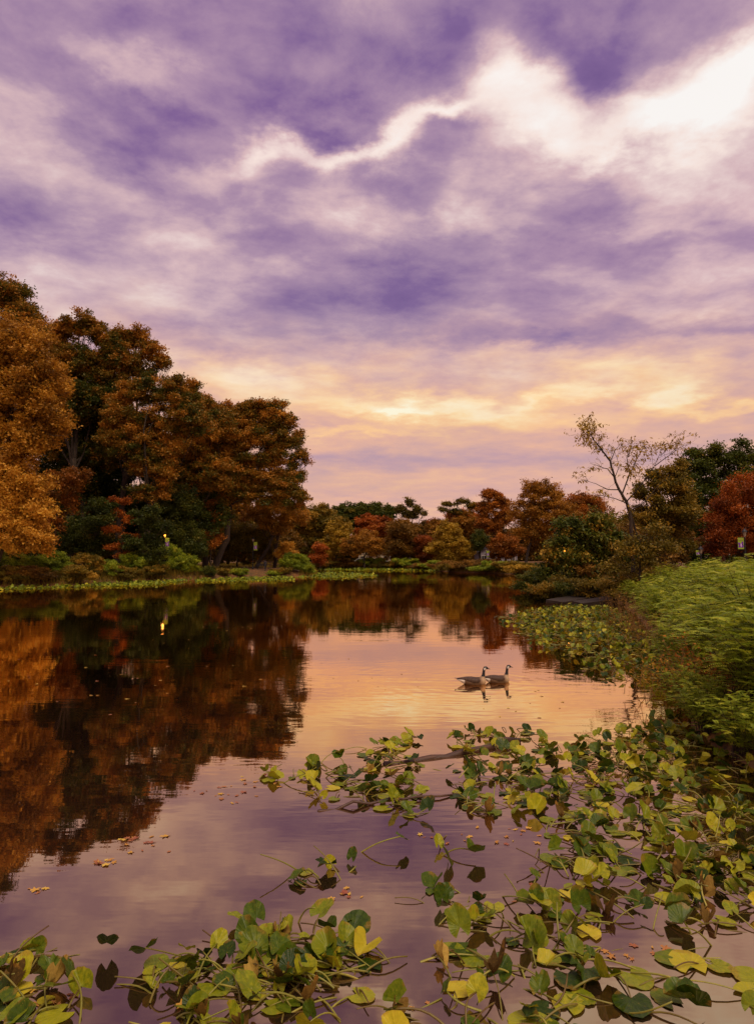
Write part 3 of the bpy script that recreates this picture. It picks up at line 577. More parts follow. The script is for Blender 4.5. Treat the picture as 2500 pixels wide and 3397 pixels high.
for i, (Y, off) in enumerate(((8.6, -.1), (10.2, -.35), (11.4, -.4), (12.6, -.35), (14.2, -.3), (15.8, -.3), (17.6, -.3), (20.0, -.3), (22.5, -.2))):
    x = sx_at(Y) + off + .35; me, st = FRONDS[i % 4]; o = empty('low_feathery_shrub', (x, Y, 0.0), i * 1.7); o.scale = (.58, .58, .5)
    tag(o, 'low feathery green spray hanging over the water at the near right bank' if Y < 13 else 'low feathery green spray hanging over the water beside the middle lily bed', 'shrub', 'low sprays over the water, near' if Y < 13 else 'low sprays over the water, far')
    link('foliage', me, o); link('stem', st, o)
# dry reeds and brown weeds in front of the feathery shrubs
def dry_clump(label, x, Y, n, ht, spread, seed, fam='brown', leafy=900):
    rng = np.random.default_rng(seed); c = at(x, 1900, Y); z = max(gz(c.x, Y), 0) - .05
    root = empty('dry_weed_clump', (c.x, Y, z)); tag(root, label, 'weeds', 'dry brown weeds on the right bank')
    st, P = [], []
    for k in range(n):
        b = rng.normal(0, spread * .35, 2); tip = np.array([b[0] + rng.normal(0, .35) - .15, b[1] + rng.normal(0, .3), ht * rng.uniform(.55, 1.1)])
        pa = limb((b[0], b[1], 0), tip, .009, .004, rng, .05, 5); st.append(pa)
        for j in range(leafy // n): P.append(np.array(pa[rng.integers(1, 5)][:3]) + rng.normal(0, .06, 3))
    me = tube_mesh('stalk', st, 3); link('stalk', me, root, STRAW)
    P = np.array(P); V, F = leaf_quads(P, .07, rng, aspect=.4); link('foliage', npmesh('foliage', V, F, np.clip(np.repeat(rng.normal(.55, .22, len(P)), 4), 0, 1)), root, LEAF[fam])
m, t, out = new_mat('dry_straw')
p = t.node('ShaderNodeBsdfPrincipled'); p.inputs['Roughness'].default_value = .8
t.put(p.inputs['Base Color'], t.ramp(t.noise(t.node('ShaderNodeTexCoord').outputs['Object'], 6, 2), [(.3, (.10, .045, .012, 1)), (.7, (.30, .15, .035, 1))])); t.l.new(p.outputs[0], out.inputs[0]); STRAW = m
dry_clump('tall dry brown weeds leaning over the middle lily bed', 2120, 30, 70, 1.5, 2.0, 61)
dry_clump('dry brown weeds between the slabs and the feathery shrubs', 2085, 39, 70, 1.3, 2.4, 62)
dry_clump('low dry brown weeds at the edge of the middle lily bed', 2170, 25, 70, 1.4, 1.6, 63)
dry_clump('rusty dead weeds low in the near feathery shrubs', 2380, 14.5, 60, 1.2, 1.6, 64, 'rust', 1200)
dry_clump('brown dead weeds at the water line of the near shrubs', 2290, 15.5, 60, .9, 1.5, 65, 'amber', 1200)

GS = 'olive shrubs behind the stone slabs'
for i, (x, Y, wd, ht, fam, lb) in enumerate(((1850, 52, 5, 1.9, 'olive', 'olive shrub over the water left of the slabs'), (1930, 51, 5, 1.7, 'green', 'dark green shrub behind the left slab'), (2010, 50, 5, 1.8, 'olive', 'olive shrub behind the right slab'), (2080, 46, 4.5, 1.9, 'olive', 'olive shrub right of the slabs'), (2030, 56, 6, 2.4, 'brown', 'brown shrub under the bare locust'), (1780, 62, 6, 2.2, 'green', 'dark green shrub at the foot of the hanging leaved tree'), (1900, 60, 6, 2.4, 'green', 'dark green shrub under the hanging leaved tree'), (2140, 50, 6, 2.3, 'olive', 'olive shrub behind the tall dry weeds'))):
    shrub(lb, x, Y, wd, ht, fam, 280 + i, GS, .15, 120)
# ------------------------------------------------------------------ pond lilies (spatterdock)
def lily_mat(name, stops, dry=0.0):
    m, t, out = new_mat(name)
    oc = t.node('ShaderNodeTexCoord').outputs['Object']; oi = t.node('ShaderNodeObjectInfo').outputs['Random']
    x, y, z = t.sep(oc)
    off = t.vm('ADD', oc, t.comb(t.math('MULTIPLY', oi, 37.0), t.math('MULTIPLY', oi, 91.0), 0.0))
    n = t.noise(off, 7.0, 4, 0.6); sp = t.noise(off, 26.0, 3, 0.6); big = t.noise(off, 2.3, 2, 0.5)
    col = t.ramp(t.math('MULTIPLY_ADD', t.math('SUBTRACT', n, 0.5), 0.55, t.math('MULTIPLY_ADD', t.math('SUBTRACT', oi, 0.5), 0.75, 0.5)), stops)
    ang = t.math('ARCTAN2', x, t.math('ADD', y, 0.02))
    vein = t.math('POWER', t.math('ABSOLUTE', t.math('SINE', t.math('MULTIPLY', ang, 11.0))), 8.0)
    col = t.mix(t.math('MULTIPLY', vein, 0.07), col, t.mix(1.0, col, (1.8, 1.7, 1.2, 1), 'MULTIPLY'))
    rim = t.math('LENGTH' if False else 'SQRT', t.math('ADD', t.math('MULTIPLY', x, x), t.math('MULTIPLY', t.math('SUBTRACT', y, .12), t.math('SUBTRACT', y, .12))))
    edge = t.maprange(t.math('MULTIPLY_ADD', t.math('SUBTRACT', big, .5), 1.1, rim), .42, .58)
    col = t.mix(t.math('MULTIPLY', edge, .45 + dry), col, t.ramp(sp, [(.3, (.10, .04, .008, 1)), (.6, (.42, .21, .03, 1)), (.8, (.55, .36, .06, 1))]))
    spot = t.maprange(sp, .66, .70)
    col = t.mix(t.math('MULTIPLY', spot, .8), col, (.40, .22, .035, 1))
    p = t.node('ShaderNodeBsdfPrincipled'); t.put(p.inputs['Base Color'], col); p.inputs['Roughness'].default_value = .34 if not dry else .8
    p.inputs['Specular IOR Level'].default_value = .18 if not dry else .10
    bp = t.node('ShaderNodeBump'); bp.inputs['Strength'].default_value = .25; bp.inputs['Distance'].default_value = .01
    t.put(bp.inputs['Height'], t.math('ADD', vein, n)); t.put(p.inputs['Normal'], bp.outputs[0])
    tr = t.node('ShaderNodeBsdfTranslucent'); t.put(tr.inputs[0], col)
    mx = t.node('ShaderNodeMixShader'); mx.inputs[0].default_value = .14
    t.l.new(p.outputs[0], mx.inputs[1]); t.l.new(tr.outputs[0], mx.inputs[2]); t.l.new(mx.outputs[0], out.inputs[0])
    return m
LM = {
 'green': lily_mat('lily_leaf_green', [(.15, (.020, .042, .003, 1)), (.40, (.062, .100, .005, 1)), (.66, (.165, .195, .008, 1)), (.92, (.40, .37, .014, 1))]),
 'pale': lily_mat('lily_leaf_yellowing', [(.15, (.17, .20, .010, 1)), (.5, (.33, .32, .016, 1)), (.9, (.52, .42, .025, 1))]),
 'dry': lily_mat('lily_leaf_dry', [(.15, (.07, .040, .010, 1)), (.5, (.19, .11, .022, 1)), (.9, (.42, .28, .06, 1))], .2),
}
m, t, out = new_mat('lily_stalk')
oi = t.node('ShaderNodeObjectInfo').outputs['Random']; oc = t.node('ShaderNodeTexCoord').outputs['Object']
p = t.node('ShaderNodeBsdfPrincipled'); p.inputs['Roughness'].default_value = .5
t.put(p.inputs['Base Color'], t.ramp(t.math('MULTIPLY_ADD', t.noise(oc, 8, 3), .5, t.math('MULTIPLY', oi, .6)), [(.2, (.10, .045, .010, 1)), (.45, (.16, .13, .014, 1)), (.7, (.20, .20, .02, 1)), (.95, (.36, .30, .04, 1))]))
t.l.new(p.outputs[0], out.inputs[0]); STALK = m

def lily_leaf(kind, seed):
    """heart shaped blade with a cleft at the stalk (origin); tip towards +y, about one unit long"""
    r = random.Random(seed); seg, rings = 22, 3; V = [(0, 0, 0)]; F = []
    w_ = r.uniform(.37, .44); half = math.radians(r.uniform(146, 158)); ph = r.uniform(0, 6.28); tear = {}
    if kind in ('torn', 'dry'):
        for _ in range(4): tear[r.randrange(1, seg)] = r.uniform(.62, .86)
    fold = {'flat': .03, 'erect': r.uniform(.10, .30), 'cup': r.uniform(.25, .5), 'fold': r.uniform(.7, 1.15), 'torn': r.uniform(.1, .5), 'dry': r.uniform(.9, 1.9)}[kind]
    curl = {'flat': 0, 'erect': r.uniform(-.25, .1), 'cup': r.uniform(-.1, .25), 'fold': r.uniform(-.2, .2), 'torn': r.uniform(-.5, .1), 'dry': r.uniform(1.2, 2.6) * r.choice((-1, 1))}[kind]
    wav = {'flat': .012, 'erect': .03, 'cup': .035, 'fold': .03, 'torn': .05, 'dry': .09}[kind]
    for k in range(1, rings + 1):
        q = k / rings
        for i in range(seg + 1):
            a = -half + 2 * half * i / seg
            bx, by = w_ * math.sin(a), .16 + .46 * math.cos(a) + .05 * max(0, math.cos(a)) ** 6
            by -= .06 * (abs(a) > 2.0) * (abs(a) - 2.0)
            jag = tear.get(i, 1.0) * (1 + (r.uniform(-.05, .03) if kind in ('torn', 'dry') else r.choice((r.uniform(-.015, .015), r.uniform(-.06, .0)))))
            if k < rings: jag = 1 - (1 - jag) * (q ** 3)
            x, y = bx * q * jag, by * q * jag
            z = fold * abs(x) + curl * (y * y if y > 0 else .4 * y * y) + wav * q * math.sin(a * 5 + ph) + (.9 * max(0, q - .7) ** 2 * r.uniform(.2, 1.2) if kind in ('torn', 'dry') else 0)
            V.append((x, y, z))
    for i in range(seg): F.append((0, 1 + i, 2 + i))
    for k in range(rings - 1):
        o = 1 + k * (seg + 1)
        for i in range(seg): F.append((o + i, o + seg + 1 + i, o + seg + 2 + i, o + i + 1))
    me = bpy.data.meshes.new('leaf'); me.from_pydata(V, [], F)
    me.polygons.foreach_set('use_smooth', np.ones(len(F), dtype=bool)); me.update(); return me
LEAVES = {}
for kind, cols in (('flat', ('pale', 'green', 'pale', 'green', 'green')), ('erect', ('green', 'green', 'green', 'pale', 'green', 'green', 'green')), ('cup', ('green', 'green', 'green', 'green')), ('fold', ('green', 'green', 'pale', 'green')), ('torn', ('green', 'green', 'pale', 'green', 'green')), ('dry', ('dry', 'dry', 'dry', 'dry'))):
    LEAVES[kind] = []
    for i, c in enumerate(cols):
        me = lily_leaf(kind, hash((len(kind), i, kind[0] == 'f')) % 9999 + i * 17); me.materials.append(LM[c]); LEAVES[kind].append(me)
def stalk_mesh(seed):
    """stalk of unit length along +x that sags or arches"""
    rng = np.random.default_rng(seed); arch = rng.uniform(-.03, .13); sidew = rng.normal(0, .05)
    pa = [(q, sidew * math.sin(3.14 * q), arch * math.sin(3.14 * q), .016 * (1.12 - .35 * q)) for q in np.linspace(0, 1, 8)]
    me = tube_mesh('stalk', pa and [pa], 6); me.materials.append(STALK); return me
STALKS = [stalk_mesh(i) for i in range(7)]
def put_stalk(root, a, b, rr):
    a, b = Vector(a), Vector(b); d = b - a; L = d.length
    o = link('stalk', rr.choice(STALKS), root)
    q = d.to_track_quat('X', 'Z'); o.matrix_local = Matrix.Translation(a) @ q.to_matrix().to_4x4() @ Matrix.Rotation(rr.uniform(-.5, .5), 4, 'X') @ Matrix.Diagonal((L, rr.uniform(.34, .58), rr.uniform(.34, .58), 1))
    return o
def put_leaf(root, p, kind, size, heading, tilt, roll, rr, me=None):
    o = link('leaf', me or rr.choice(LEAVES[kind]), root)
    o.matrix_local = Matrix.Translation(p) @ Euler((0, 0, heading)).to_matrix().to_4x4() @ Euler((tilt, roll, 0)).to_matrix().to_4x4() @ Matrix.Scale(size, 4)
    return o
def plant(loc, label, group, n, spread, rr, size=.30, mix=None, cat='pond lily', erect=1.0, loose=2):
    root = empty('pond_lily', (loc[0], loc[1], 0.0)); tag(root, label, cat, group)
    mix = mix or [('erect', 4), ('cup', 3), ('fold', 3), ('flat', 7), ('torn', 3), ('dry', 1)]
    names = [k for k, c in mix for _ in range(c)]
    for i in range(n):
        kind = rr.choice(names); a = rr.uniform(0, 6.283); d = spread * math.sqrt(rr.uniform(.05, 1)); px, py = d * math.cos(a), d * math.sin(a)
        s = size * rr.uniform(.55, 1.2)
        if kind == 'flat':
            h = rr.uniform(.006, .016); put_leaf(root, (px, py, h), kind, s, rr.uniform(0, 6.28), rr.uniform(-.03, .05), rr.uniform(-.04, .04), rr)
        else:
            h = rr.uniform(.01, .14) * erect * size / .3
            if kind == 'dry': s *= .72; h *= .6
            tilt = rr.uniform(.35, 1.3) if kind in ('erect', 'cup') else rr.uniform(-.1, .9) if kind != 'dry' else rr.uniform(-.6, .4)
            hd = rr.gauss(0, .9) if kind in ('erect', 'cup') else rr.uniform(0, 6.28)
            if kind in ('erect', 'cup') and rr.random() < .3: tilt = -tilt * .8; h += s * .35
            put_leaf(root, (px, py, h), kind, s, hd, tilt, rr.gauss(0, .35), rr)
        b = a + rr.uniform(1.5, 4.5); L = rr.uniform(.25, .6) * size / .3
        if rr.random() < .8: put_stalk(root, (px + L * math.cos(b), py + L * math.sin(b), rr.uniform(-.06, .03)), (px, py, h), rr)
    for i in range(loose):
        a = rr.uniform(0, 6.283); px, py = rr.gauss(0, spread * .6), rr.gauss(0, spread * .6); L = rr.uniform(.3, .62) * size / .3
        up_ = rr.uniform(-.03, .05) if rr.random() < .85 else rr.uniform(.12, .25)
        put_stalk(root, (px, py, -.04), (px + L * math.cos(a), py + L * math.sin(a), up_), rr)
    return root
rr = random.Random(99)
def bed(poly, n, label, group, leaves=(4, 7), spread=.42, size=.245, mind=.42, **kw):
    """plants scattered inside a photo polygon (1652 wide copy) on the water, at least mind apart"""
    P_ = [onz(x * K, y * K) for x, y in poly]; xs = [p.x for p in P_]; ys = [p.y for p in P_]; got = []
    def inside(x, y):
        c = False
        for i in range(len(P_)):
            a, b = P_[i], P_[i - 1]
            if (a.y > y) != (b.y > y) and x < (b.x - a.x) * (y - a.y) / (b.y - a.y) + a.x: c = not c
        return c
    tries = 0
    while len(got) < n and tries < 8000:
        tries += 1; x, y = rr.uniform(min(xs), max(xs)), rr.uniform(min(ys), max(ys))
        if inside(x, y) and all((x - a) ** 2 + (y - b) ** 2 > mind ** 2 for a, b in got): got.append((x, y))
    sx_ = sorted(a / b for a, b in got); sy_ = sorted(b for a, b in got); n3 = len(got)
    for x, y in got:
        side = ''
        if n3 > 3:
            i, j = sum(v < x / y for v in sx_) * 3 // n3, sum(v < y for v in sy_) * 3 // n3
            side = ', ' + (('near', 'middle', 'far')[j] + ' ' + ('left', 'centre', 'right')[i]).replace('middle centre', 'in its middle')
        plant((x, y), label + side, group + side, rr.randint(*leaves), spread, rr, size, **kw)
def one(x, y, label, n=1, spread=.1, size=.28, group=None, **kw):
    p = onz(x * K, y * K); return plant((p.x, p.y), label, group, n, spread, rr, size, **kw)
bed([(600, 1702), (700, 1690), (780, 1722), (740, 1760), (640, 1730)], 5, 'pond lily in the left tail of the upper lily bed', 'left tail of the upper lily bed', (4, 6), .26)
bed([(790, 1640), (890, 1605), (990, 1612), (1000, 1680), (900, 1690), (810, 1690)], 6, 'pond lily on the far side of the half sunk log', 'lilies beyond the log', (4, 6), .28)
bed([(760, 1730), (840, 1715), (960, 1730), (950, 1790), (860, 1780)], 5, 'pond lily in the front left part of the upper lily bed', 'front left of the upper lily bed', (4, 6), .28)
bed([(960, 1740), (1090, 1700), (1220, 1720), (1210, 1770), (1090, 1795), (980, 1770)], 8, 'pond lily in the front middle part of the upper lily bed', 'front middle of the upper lily bed', (4, 6), .28)
bed([(990, 1615), (1110, 1605), (1200, 1605), (1250, 1650), (1200, 1715), (1000, 1700)], 12, 'pond lily round the right end of the half sunk log', 'lilies at the right end of the log', (5, 7), .27)
bed([(1250, 1640), (1440, 1580), (1560, 1600), (1640, 1640), (1652, 1760), (1250, 1760)], 30, 'pond lily in the dense upper bed against the right bank', 'dense upper lily bed', (6, 9), .42)
bed([(1260, 1770), (1652, 1770), (1690, 1900), (1320, 1900), (1240, 1840)], 22, 'pond lily in the dense right part of the lily bed', 'dense right lily bed', (5, 8), .38)
bed([(1160, 1920), (1260, 1870), (1400, 1900), (1400, 1990), (1290, 2030), (1170, 1980)], 8, 'pond lily in the middle of the near lily bed', 'middle of the near lily bed', (4, 6), .30)
bed([(1420, 1890), (1690, 1890), (1700, 2030), (1560, 2040), (1430, 2000)], 13, 'pond lily among dry stalks by the right picture edge', 'dry stalked lilies at the right edge', (4, 6), .32, mix=[('erect', 2), ('cup', 2), ('fold', 3), ('flat', 4), ('torn', 4), ('dry', 2)], loose=5)
bed([(910, 1985), (960, 1955), (1110, 2000), (1180, 2070), (1080, 2090), (960, 2060)], 6, 'pond lily at the left edge of the near lily bed', 'left edge of the near lily bed', (3, 5), .26, loose=3)
bed([(960, 2110), (1100, 2080), (1280, 2080), (1310, 2180), (1200, 2250), (980, 2230)], 11, 'pond lily with big leaves in the near lily bed', 'front of the near lily bed', (4, 6), .26, loose=3)
bed([(530, 2080), (650, 2045), (760, 2080), (780, 2170), (600, 2190), (540, 2140)], 14, 'pond lily in the tangled bed at the bottom middle', 'tangled bottom middle lily bed', (5, 7), .27, loose=4, mind=.22)
bed([(340, 2110), (450, 2100), (520, 2170), (540, 2245), (400, 2245)], 6, 'pond lily at the left end of the bottom middle bed', 'left end of the bottom middle lily bed', (4, 6), .22, loose=2, mind=.26)
bed([(-30, 2130), (90, 2110), (170, 2170), (110, 2220), (-30, 2240)], 6, 'pond lily in the bottom left corner', 'bottom left lilies', (3, 5), .24, mind=.22)
bed([(540, 2225), (800, 2215), (1000, 2235), (1000, 2290), (540, 2290)], 7, 'pond lily cut by the bottom picture edge', 'bottom edge lilies', (4, 6), .24)
bed([(660, 1900), (710, 1900), (760, 1940), (700, 1965), (670, 1945)], 3, 'pond lily in the small raft left of the open channel', 'small raft of lilies', (5, 6), .32, loose=4)
for x, y, lb, nn in ((690, 1690, 'small upright pond lily behind the left tail of the upper bed', 2), (735, 1672, 'lone far pond lily with pointed leaf on the open water', 2), (866, 1868, 'lone upright dark leaf standing in the open channel', 1), (943, 1858, 'lone curled leaf right of the upright dark leaf in the channel', 1), (968, 1895, 'lone tilted dark leaf in the middle of the channel', 1), (1030, 1880, 'lone thin folded leaf at the right of the channel', 1), (770, 1885, 'slender upright leaf above the small raft', 1),
        (820, 2075, 'lone upright green leaf between the two near beds', 1), (545, 2025, 'dark folded leaf at the top left of the bottom middle bed', 2), (1510, 2235, 'pair of dark upright leaves near the bottom right', 2), (1645, 2215, 'big dark upright leaf in the bottom right corner', 1), (75, 2095, 'pale arched leaf at the left picture edge', 2), (250, 2095, 'short stub of a lily leaf on the open water', 1)):
    one(x, y, lb, nn, .10, .25, mix=[('erect', 2), ('fold', 2)], loose=0)
for x, y, lb in ((1530, 2115, 'flat yellow green lily pads floating at the right'), (1600, 2150, 'flat floating pads near the right picture edge'), (1420, 2170, 'broken stalks and pads sticking out of open water'), (1130, 2225, 'flat round pad near the bottom edge')):
    one(x, y, lb, 3, .3, .32, mix=[('flat', 1)], loose=3)
# middle bed by the right bank
bed([(1110, 1352), (1240, 1328), (1330, 1332), (1400, 1370), (1460, 1420), (1475, 1490), (1380, 1490), (1280, 1460), (1200, 1420), (1150, 1380)], 95, 'small leaved pond lily in the lily bed off the right bank', 'lily bed off the right bank', (14, 18), .8, .25, mind=.75, loose=1, erect=1.3, mix=[('erect', 4), ('cup', 3), ('fold', 2), ('flat', 6), ('torn', 2)])
# far beds: leaves too many and small to count
def far_bed(name, label, poly, n, seed, size=.34):
    rng = np.random.default_rng(seed); P_ = [onz(x * K, y * K) for x, y in poly]; xs = [p.x for p in P_]; ys = [p.y for p in P_]
    X = rng.uniform(min(xs), max(xs), n * 4); Y_ = rng.uniform(min(ys), max(ys), n * 4); ins = np.zeros(len(X), bool)
    for i in range(len(P_)):
        a, b = P_[i], P_[i - 1]
        ins ^= ((a.y > Y_) != (b.y > Y_)) & (X < (b.x - a.x) * (Y_ - a.y) / ((b.y - a.y) or 1e-9) + a.x)
    ins &= (shore_dist(X, Y_) < .2) & (rng.random(len(X)) < .35 + .65 * (np.sin(X * 1.1) * np.sin(Y_ * .6 + X * .3) > -.2))
    X, Y_ = X[ins][:n], Y_[ins][:n]; n = len(X); C = np.stack([X, Y_, rng.uniform(.01, .14, n)], 1)
    V, F = leaf_quads(C, size, rng, .6, aspect=.85)
    o = link(name, npmesh(name, V, F, np.repeat(np.clip(rng.normal(.42, .28, n), 0, 1), 4)), None, LEAF['fresh']); tag(o, label, 'lily bed', kind='stuff')
far_bed('far_lily_bed', 'strip of lily pads along the left bank', [(-10, 1286), (120, 1276), (260, 1268), (420, 1263), (440, 1270), (340, 1284), (200, 1287), (60, 1292), (-10, 1295)], 1700, 1, .32)
far_bed('far_lily_bed', 'strip of lily pads off the point of the left bank', [(430, 1266), (560, 1264), (640, 1264), (645, 1272), (520, 1276), (430, 1276)], 1000, 2, .32)
far_bed('far_lily_bed', 'strip of lily pads in front of the far shore', [(640, 1259), (720, 1256), (810, 1258), (830, 1263), (760, 1268), (650, 1266)], 1100, 3, .36)
far_bed('far_lily_bed', 'thin line of lily pads along the far shore', [(700, 1247.5), (900, 1249), (1020, 1251.5), (1020, 1253.5), (900, 1251), (700, 1249.5)], 1600, 4, .5)
# ------------------------------------------------------------------ fallen leaves floating on the water
def fallen_mesh(seed):
    r = random.Random(seed); pts = [(0, 0, .004)]; nlo = 5
    for i in range(nlo * 4):
        a = 6.283 * i / (nlo * 4); rad = (1.0, .72, .45, .7)[i % 4] * r.uniform(.65, 1.2); pts.append((.5 * rad * math.cos(a), .5 * rad * math.sin(a), .004 + r.uniform(0, .05)))
    me = bpy.data.meshes.new('fallen_leaf'); me.from_pydata(pts, [], [(0, 1 + i, 1 + (i + 1) % (nlo * 4)) for i in range(nlo * 4)]); me.update(); return me
m, t, out = new_mat('fallen_leaf')
oi = t.node('ShaderNodeObjectInfo').outputs['Random']
p = t.node('ShaderNodeBsdfPrincipled'); p.inputs['Roughness'].default_value = .6
t.put(p.inputs['Base Color'], t.ramp(oi, [(0, (.26, .07, .03, 1)), (.3, (.36, .14, .03, 1)), (.7, (.50, .27, .03, 1)), (1, (.60, .42, .06, 1))])); t.l.new(p.outputs[0], out.inputs[0])
FALL = [fallen_mesh(i) for i in range(5)]
for f in FALL: f.materials.append(m)
spots = [(280, 1838, 9, 22, 'in the cluster near the tree reflection'), (230, 1890, 8, 26, 'in the streak on the open left water'), (330, 1850, 9, 60, 'on the open left water'), (490, 1740, 16, 70, 'on the water left of the upper lily bed'), (560, 1720, 10, 40, 'by the left tail of the upper lily bed'), (300, 1500, 24, 200, 'on the dark tree reflection'), (1130, 1830, 12, 70, 'in front of the upper lily bed'), (980, 1830, 8, 70, 'in the open channel'),
         (760, 1960, 7, 40, 'round the small raft of lilies'), (700, 2080, 9, 60, 'in the tangled bottom middle bed'), (1180, 1960, 9, 60, 'in the near lily bed'), (800, 1480, 10, 120, 'on the bright water left of the geese'), (1150, 1540, 12, 110, 'on the bright water below the geese'), (60, 1950, 5, 40, 'by the left picture edge'), (120, 2190, 6, 60, 'among the bottom left lilies'), (430, 2200, 5, 50, 'by the bottom middle lilies'), (450, 1400, 22, 220, 'on the dark water before the left bank'), (900, 1330, 18, 180, 'on the red and green reflections'), (1400, 2080, 8, 90, 'on the water at the right'), (900, 2200, 5, 60, 'on the water near the bottom edge')]
for x, y, n, sp_, where in spots:
    for i in range(n):
        q = onz((x + rr.gauss(0, sp_ * .6)) * K, (y + rr.gauss(0, sp_ * .18)) * K)
        if shore_dist(np.array([q.x]), np.array([q.y]))[0] > -.2: continue
        o = link('fallen_leaf', rr.choice(FALL)); s = rr.uniform(.05, .13); o.scale = (s, s * rr.uniform(.4, 1), s * rr.uniform(.5, 2.5)); o.location = (q.x, q.y, .003); o.rotation_euler = (rr.gauss(0, .03), rr.gauss(0, .03), rr.uniform(0, 6.28))
        tag(o, f'small orange fallen leaf floating {where}', 'leaf', f'fallen leaves floating {where}')
# ------------------------------------------------------------------ sunken log, stick, stone slabs
m, t, out = new_mat('wet_wood')
oc = t.node('ShaderNodeTexCoord').outputs['Object']; nn_ = t.noise(t.mapping(oc, scale=(1.5, 14, 14)), 1.0, 4, .6)
p = t.node('ShaderNodeBsdfPrincipled'); p.inputs['Roughness'].default_value = .55; t.put(p.inputs['Base Color'], t.ramp(nn_, [(.3, (.02, .010, .006, 1)), (.6, (.075, .032, .014, 1)), (.8, (.16, .075, .03, 1))]))
bp = t.node('ShaderNodeBump'); bp.inputs['Distance'].default_value = .02; t.put(bp.inputs['Height'], nn_); t.put(p.inputs['Normal'], bp.outputs[0]); t.l.new(p.outputs[0], out.inputs[0]); WOOD = m
def log(name, label, a, b, r0, r1, z0, z1, seed):
    A, B = onz(*a), onz(*b); rng = np.random.default_rng(seed); L = B - A
    pa = limb((0, 0, z0), (L.length, 0, z1), r0, r1, rng, .015, 9); pa = [(pa[0][0] - .02, pa[0][1], pa[0][2], r0 * .6)] + pa
    o = link(name, tube_mesh(name, [pa], 9), None, WOOD); o.location = (A.x, A.y, 0); o.rotation_euler = (0, 0, math.atan2(L.y, L.x)); tag(o, label, 'log'); return o
log('sunken_log', 'brown half sunk log lying through the upper lily bed', (1275, 2535), (1720, 2462), .062, .055, -.015, .02, 3)
log('floating_stick', 'long thin grey stick floating below the upper lily bed', (1058, 2690), (1500, 2640), .022, .014, .0, .015, 4)
# ------------------------------------------------------------------ simple materials and solid helpers
def flat_mat(name, col, rough=.6, metal=0.0, emit=None, es=0.0, var=.25):
    m, t, out = new_mat(name)
    p = t.node('ShaderNodeBsdfPrincipled'); p.inputs['Roughness'].default_value = rough; p.inputs['Metallic'].default_value = metal
    n = t.noise(t.node('ShaderNodeTexCoord').outputs['Object'], 5.0, 4, .6)
    t.put(p.inputs['Base Color'], t.mix(n, tuple(v * (1 - var) for v in col) + (1,), tuple(min(1, v * (1 + var)) for v in col) + (1,)))
    if emit: p.inputs['Emission Color'].default_value = emit + (1,); p.inputs['Emission Strength'].default_value = es
    t.l.new(p.outputs[0], out.inputs[0]); return m
BLACK = flat_mat('black_iron', (.012, .012, .014), .45, .3); LIT = flat_mat('lit_lamp_glass', (.9, .5, .15), .3, 0, (1.0, .30, .025), 3.0)
UNLIT = flat_mat('dull_lamp_glass', (.32, .25, .16), .3); LIME = flat_mat('lime_banner', (.27, .36, .025), .8, var=.08); PURPLE = flat_mat('purple_petal', (.14, .02, .30), .8, var=.2); LILAC = flat_mat('pale_petal', (.55, .36, .62), .8); INK = flat_mat('dark_print', (.04, .05, .02), .8)
CREAM = flat_mat('cream_wall', (.52, .40, .24), .8, var=.08); TRIM = flat_mat('white_trim', (.72, .66, .58), .6, var=.06); SLATE = flat_mat('slate_roof', (.07, .06, .075), .8); PANE = flat_mat('window_pane', (.02, .022, .03), .1); GREYW = flat_mat('grey_wall', (.22, .20, .22), .8, var=.1); ORNG = flat_mat('orange_bill', (.5, .2, .03), .5)
STONE = flat_mat('dark_wet_stone', (.026, .017, .010), .9, var=.6); TIMBER = flat_mat('weathered_timber', (.24, .15, .07), .85, var=.3); CARP = flat_mat('white_car_paint', (.62, .60, .58), .25, var=.03); TYRE = flat_mat('tyre_rubber', (.015, .015, .015), .8)
def boxes(name, lst, parent, mat, bevel=0.0):
    """lst: (x0,y0,z0,x1,y1,z1) boxes joined into one part"""
    bm = bmesh.new()
    for (x0, y0, z0, x1, y1, z1) in lst:
        r = bmesh.ops.create_cube(bm, size=1.0)
        for v in r['verts']: v.co = Vector(((x0 + x1) / 2 + v.co.x * (x1 - x0), (y0 + y1) / 2 + v.co.y * (y1 - y0), (z0 + z1) / 2 + v.co.z * (z1 - z0)))
    if bevel: bmesh.ops.bevel(bm, geom=bm.edges[:], offset=bevel, segments=2, affect='EDGES')
    me = bpy.data.meshes.new(name); bm.to_mesh(me); bm.free(); return link(name, me, parent, mat)
def lathe(name, prof, parent, mat, seg=12, loc=(0, 0, 0)):
    V, F = [], []
    for r, z in prof:
        for i in range(seg): a = 6.28319 * i / seg; V.append((loc[0] + r * math.cos(a), loc[1] + r * math.sin(a), loc[2] + z))
    for k in range(len(prof) - 1):
        for i in range(seg): F.append((k * seg + i, k * seg + (i + 1) % seg, (k + 1) * seg + (i + 1) % seg, (k + 1) * seg + i))
    F.append(tuple(range(seg))[::-1]); F.append(tuple((len(prof) - 1) * seg + i for i in range(seg)))
    me = bpy.data.meshes.new(name); me.from_pydata(V, [], F); me.update(); return link(name, me, parent, mat)
def prism(name, outline, y0, y1, parent, mat):
    """outline in x,z pushed from y0 to y1"""
    n = len(outline); V = [(x, y0, z) for x, z in outline] + [(x, y1, z) for x, z in outline]
    F = [tuple(range(n)), tuple(range(2 * n - 1, n - 1, -1))] + [(i, i + n, (i + 1) % n + n, (i + 1) % n) for i in range(n)]
    me = bpy.data.meshes.new(name); me.from_pydata(V, [], F); bm = bmesh.new(); bm.from_mesh(me); bmesh.ops.recalc_face_normals(bm, faces=bm.faces[:]); bm.to_mesh(me); bm.free(); return link(name, me, parent, mat)

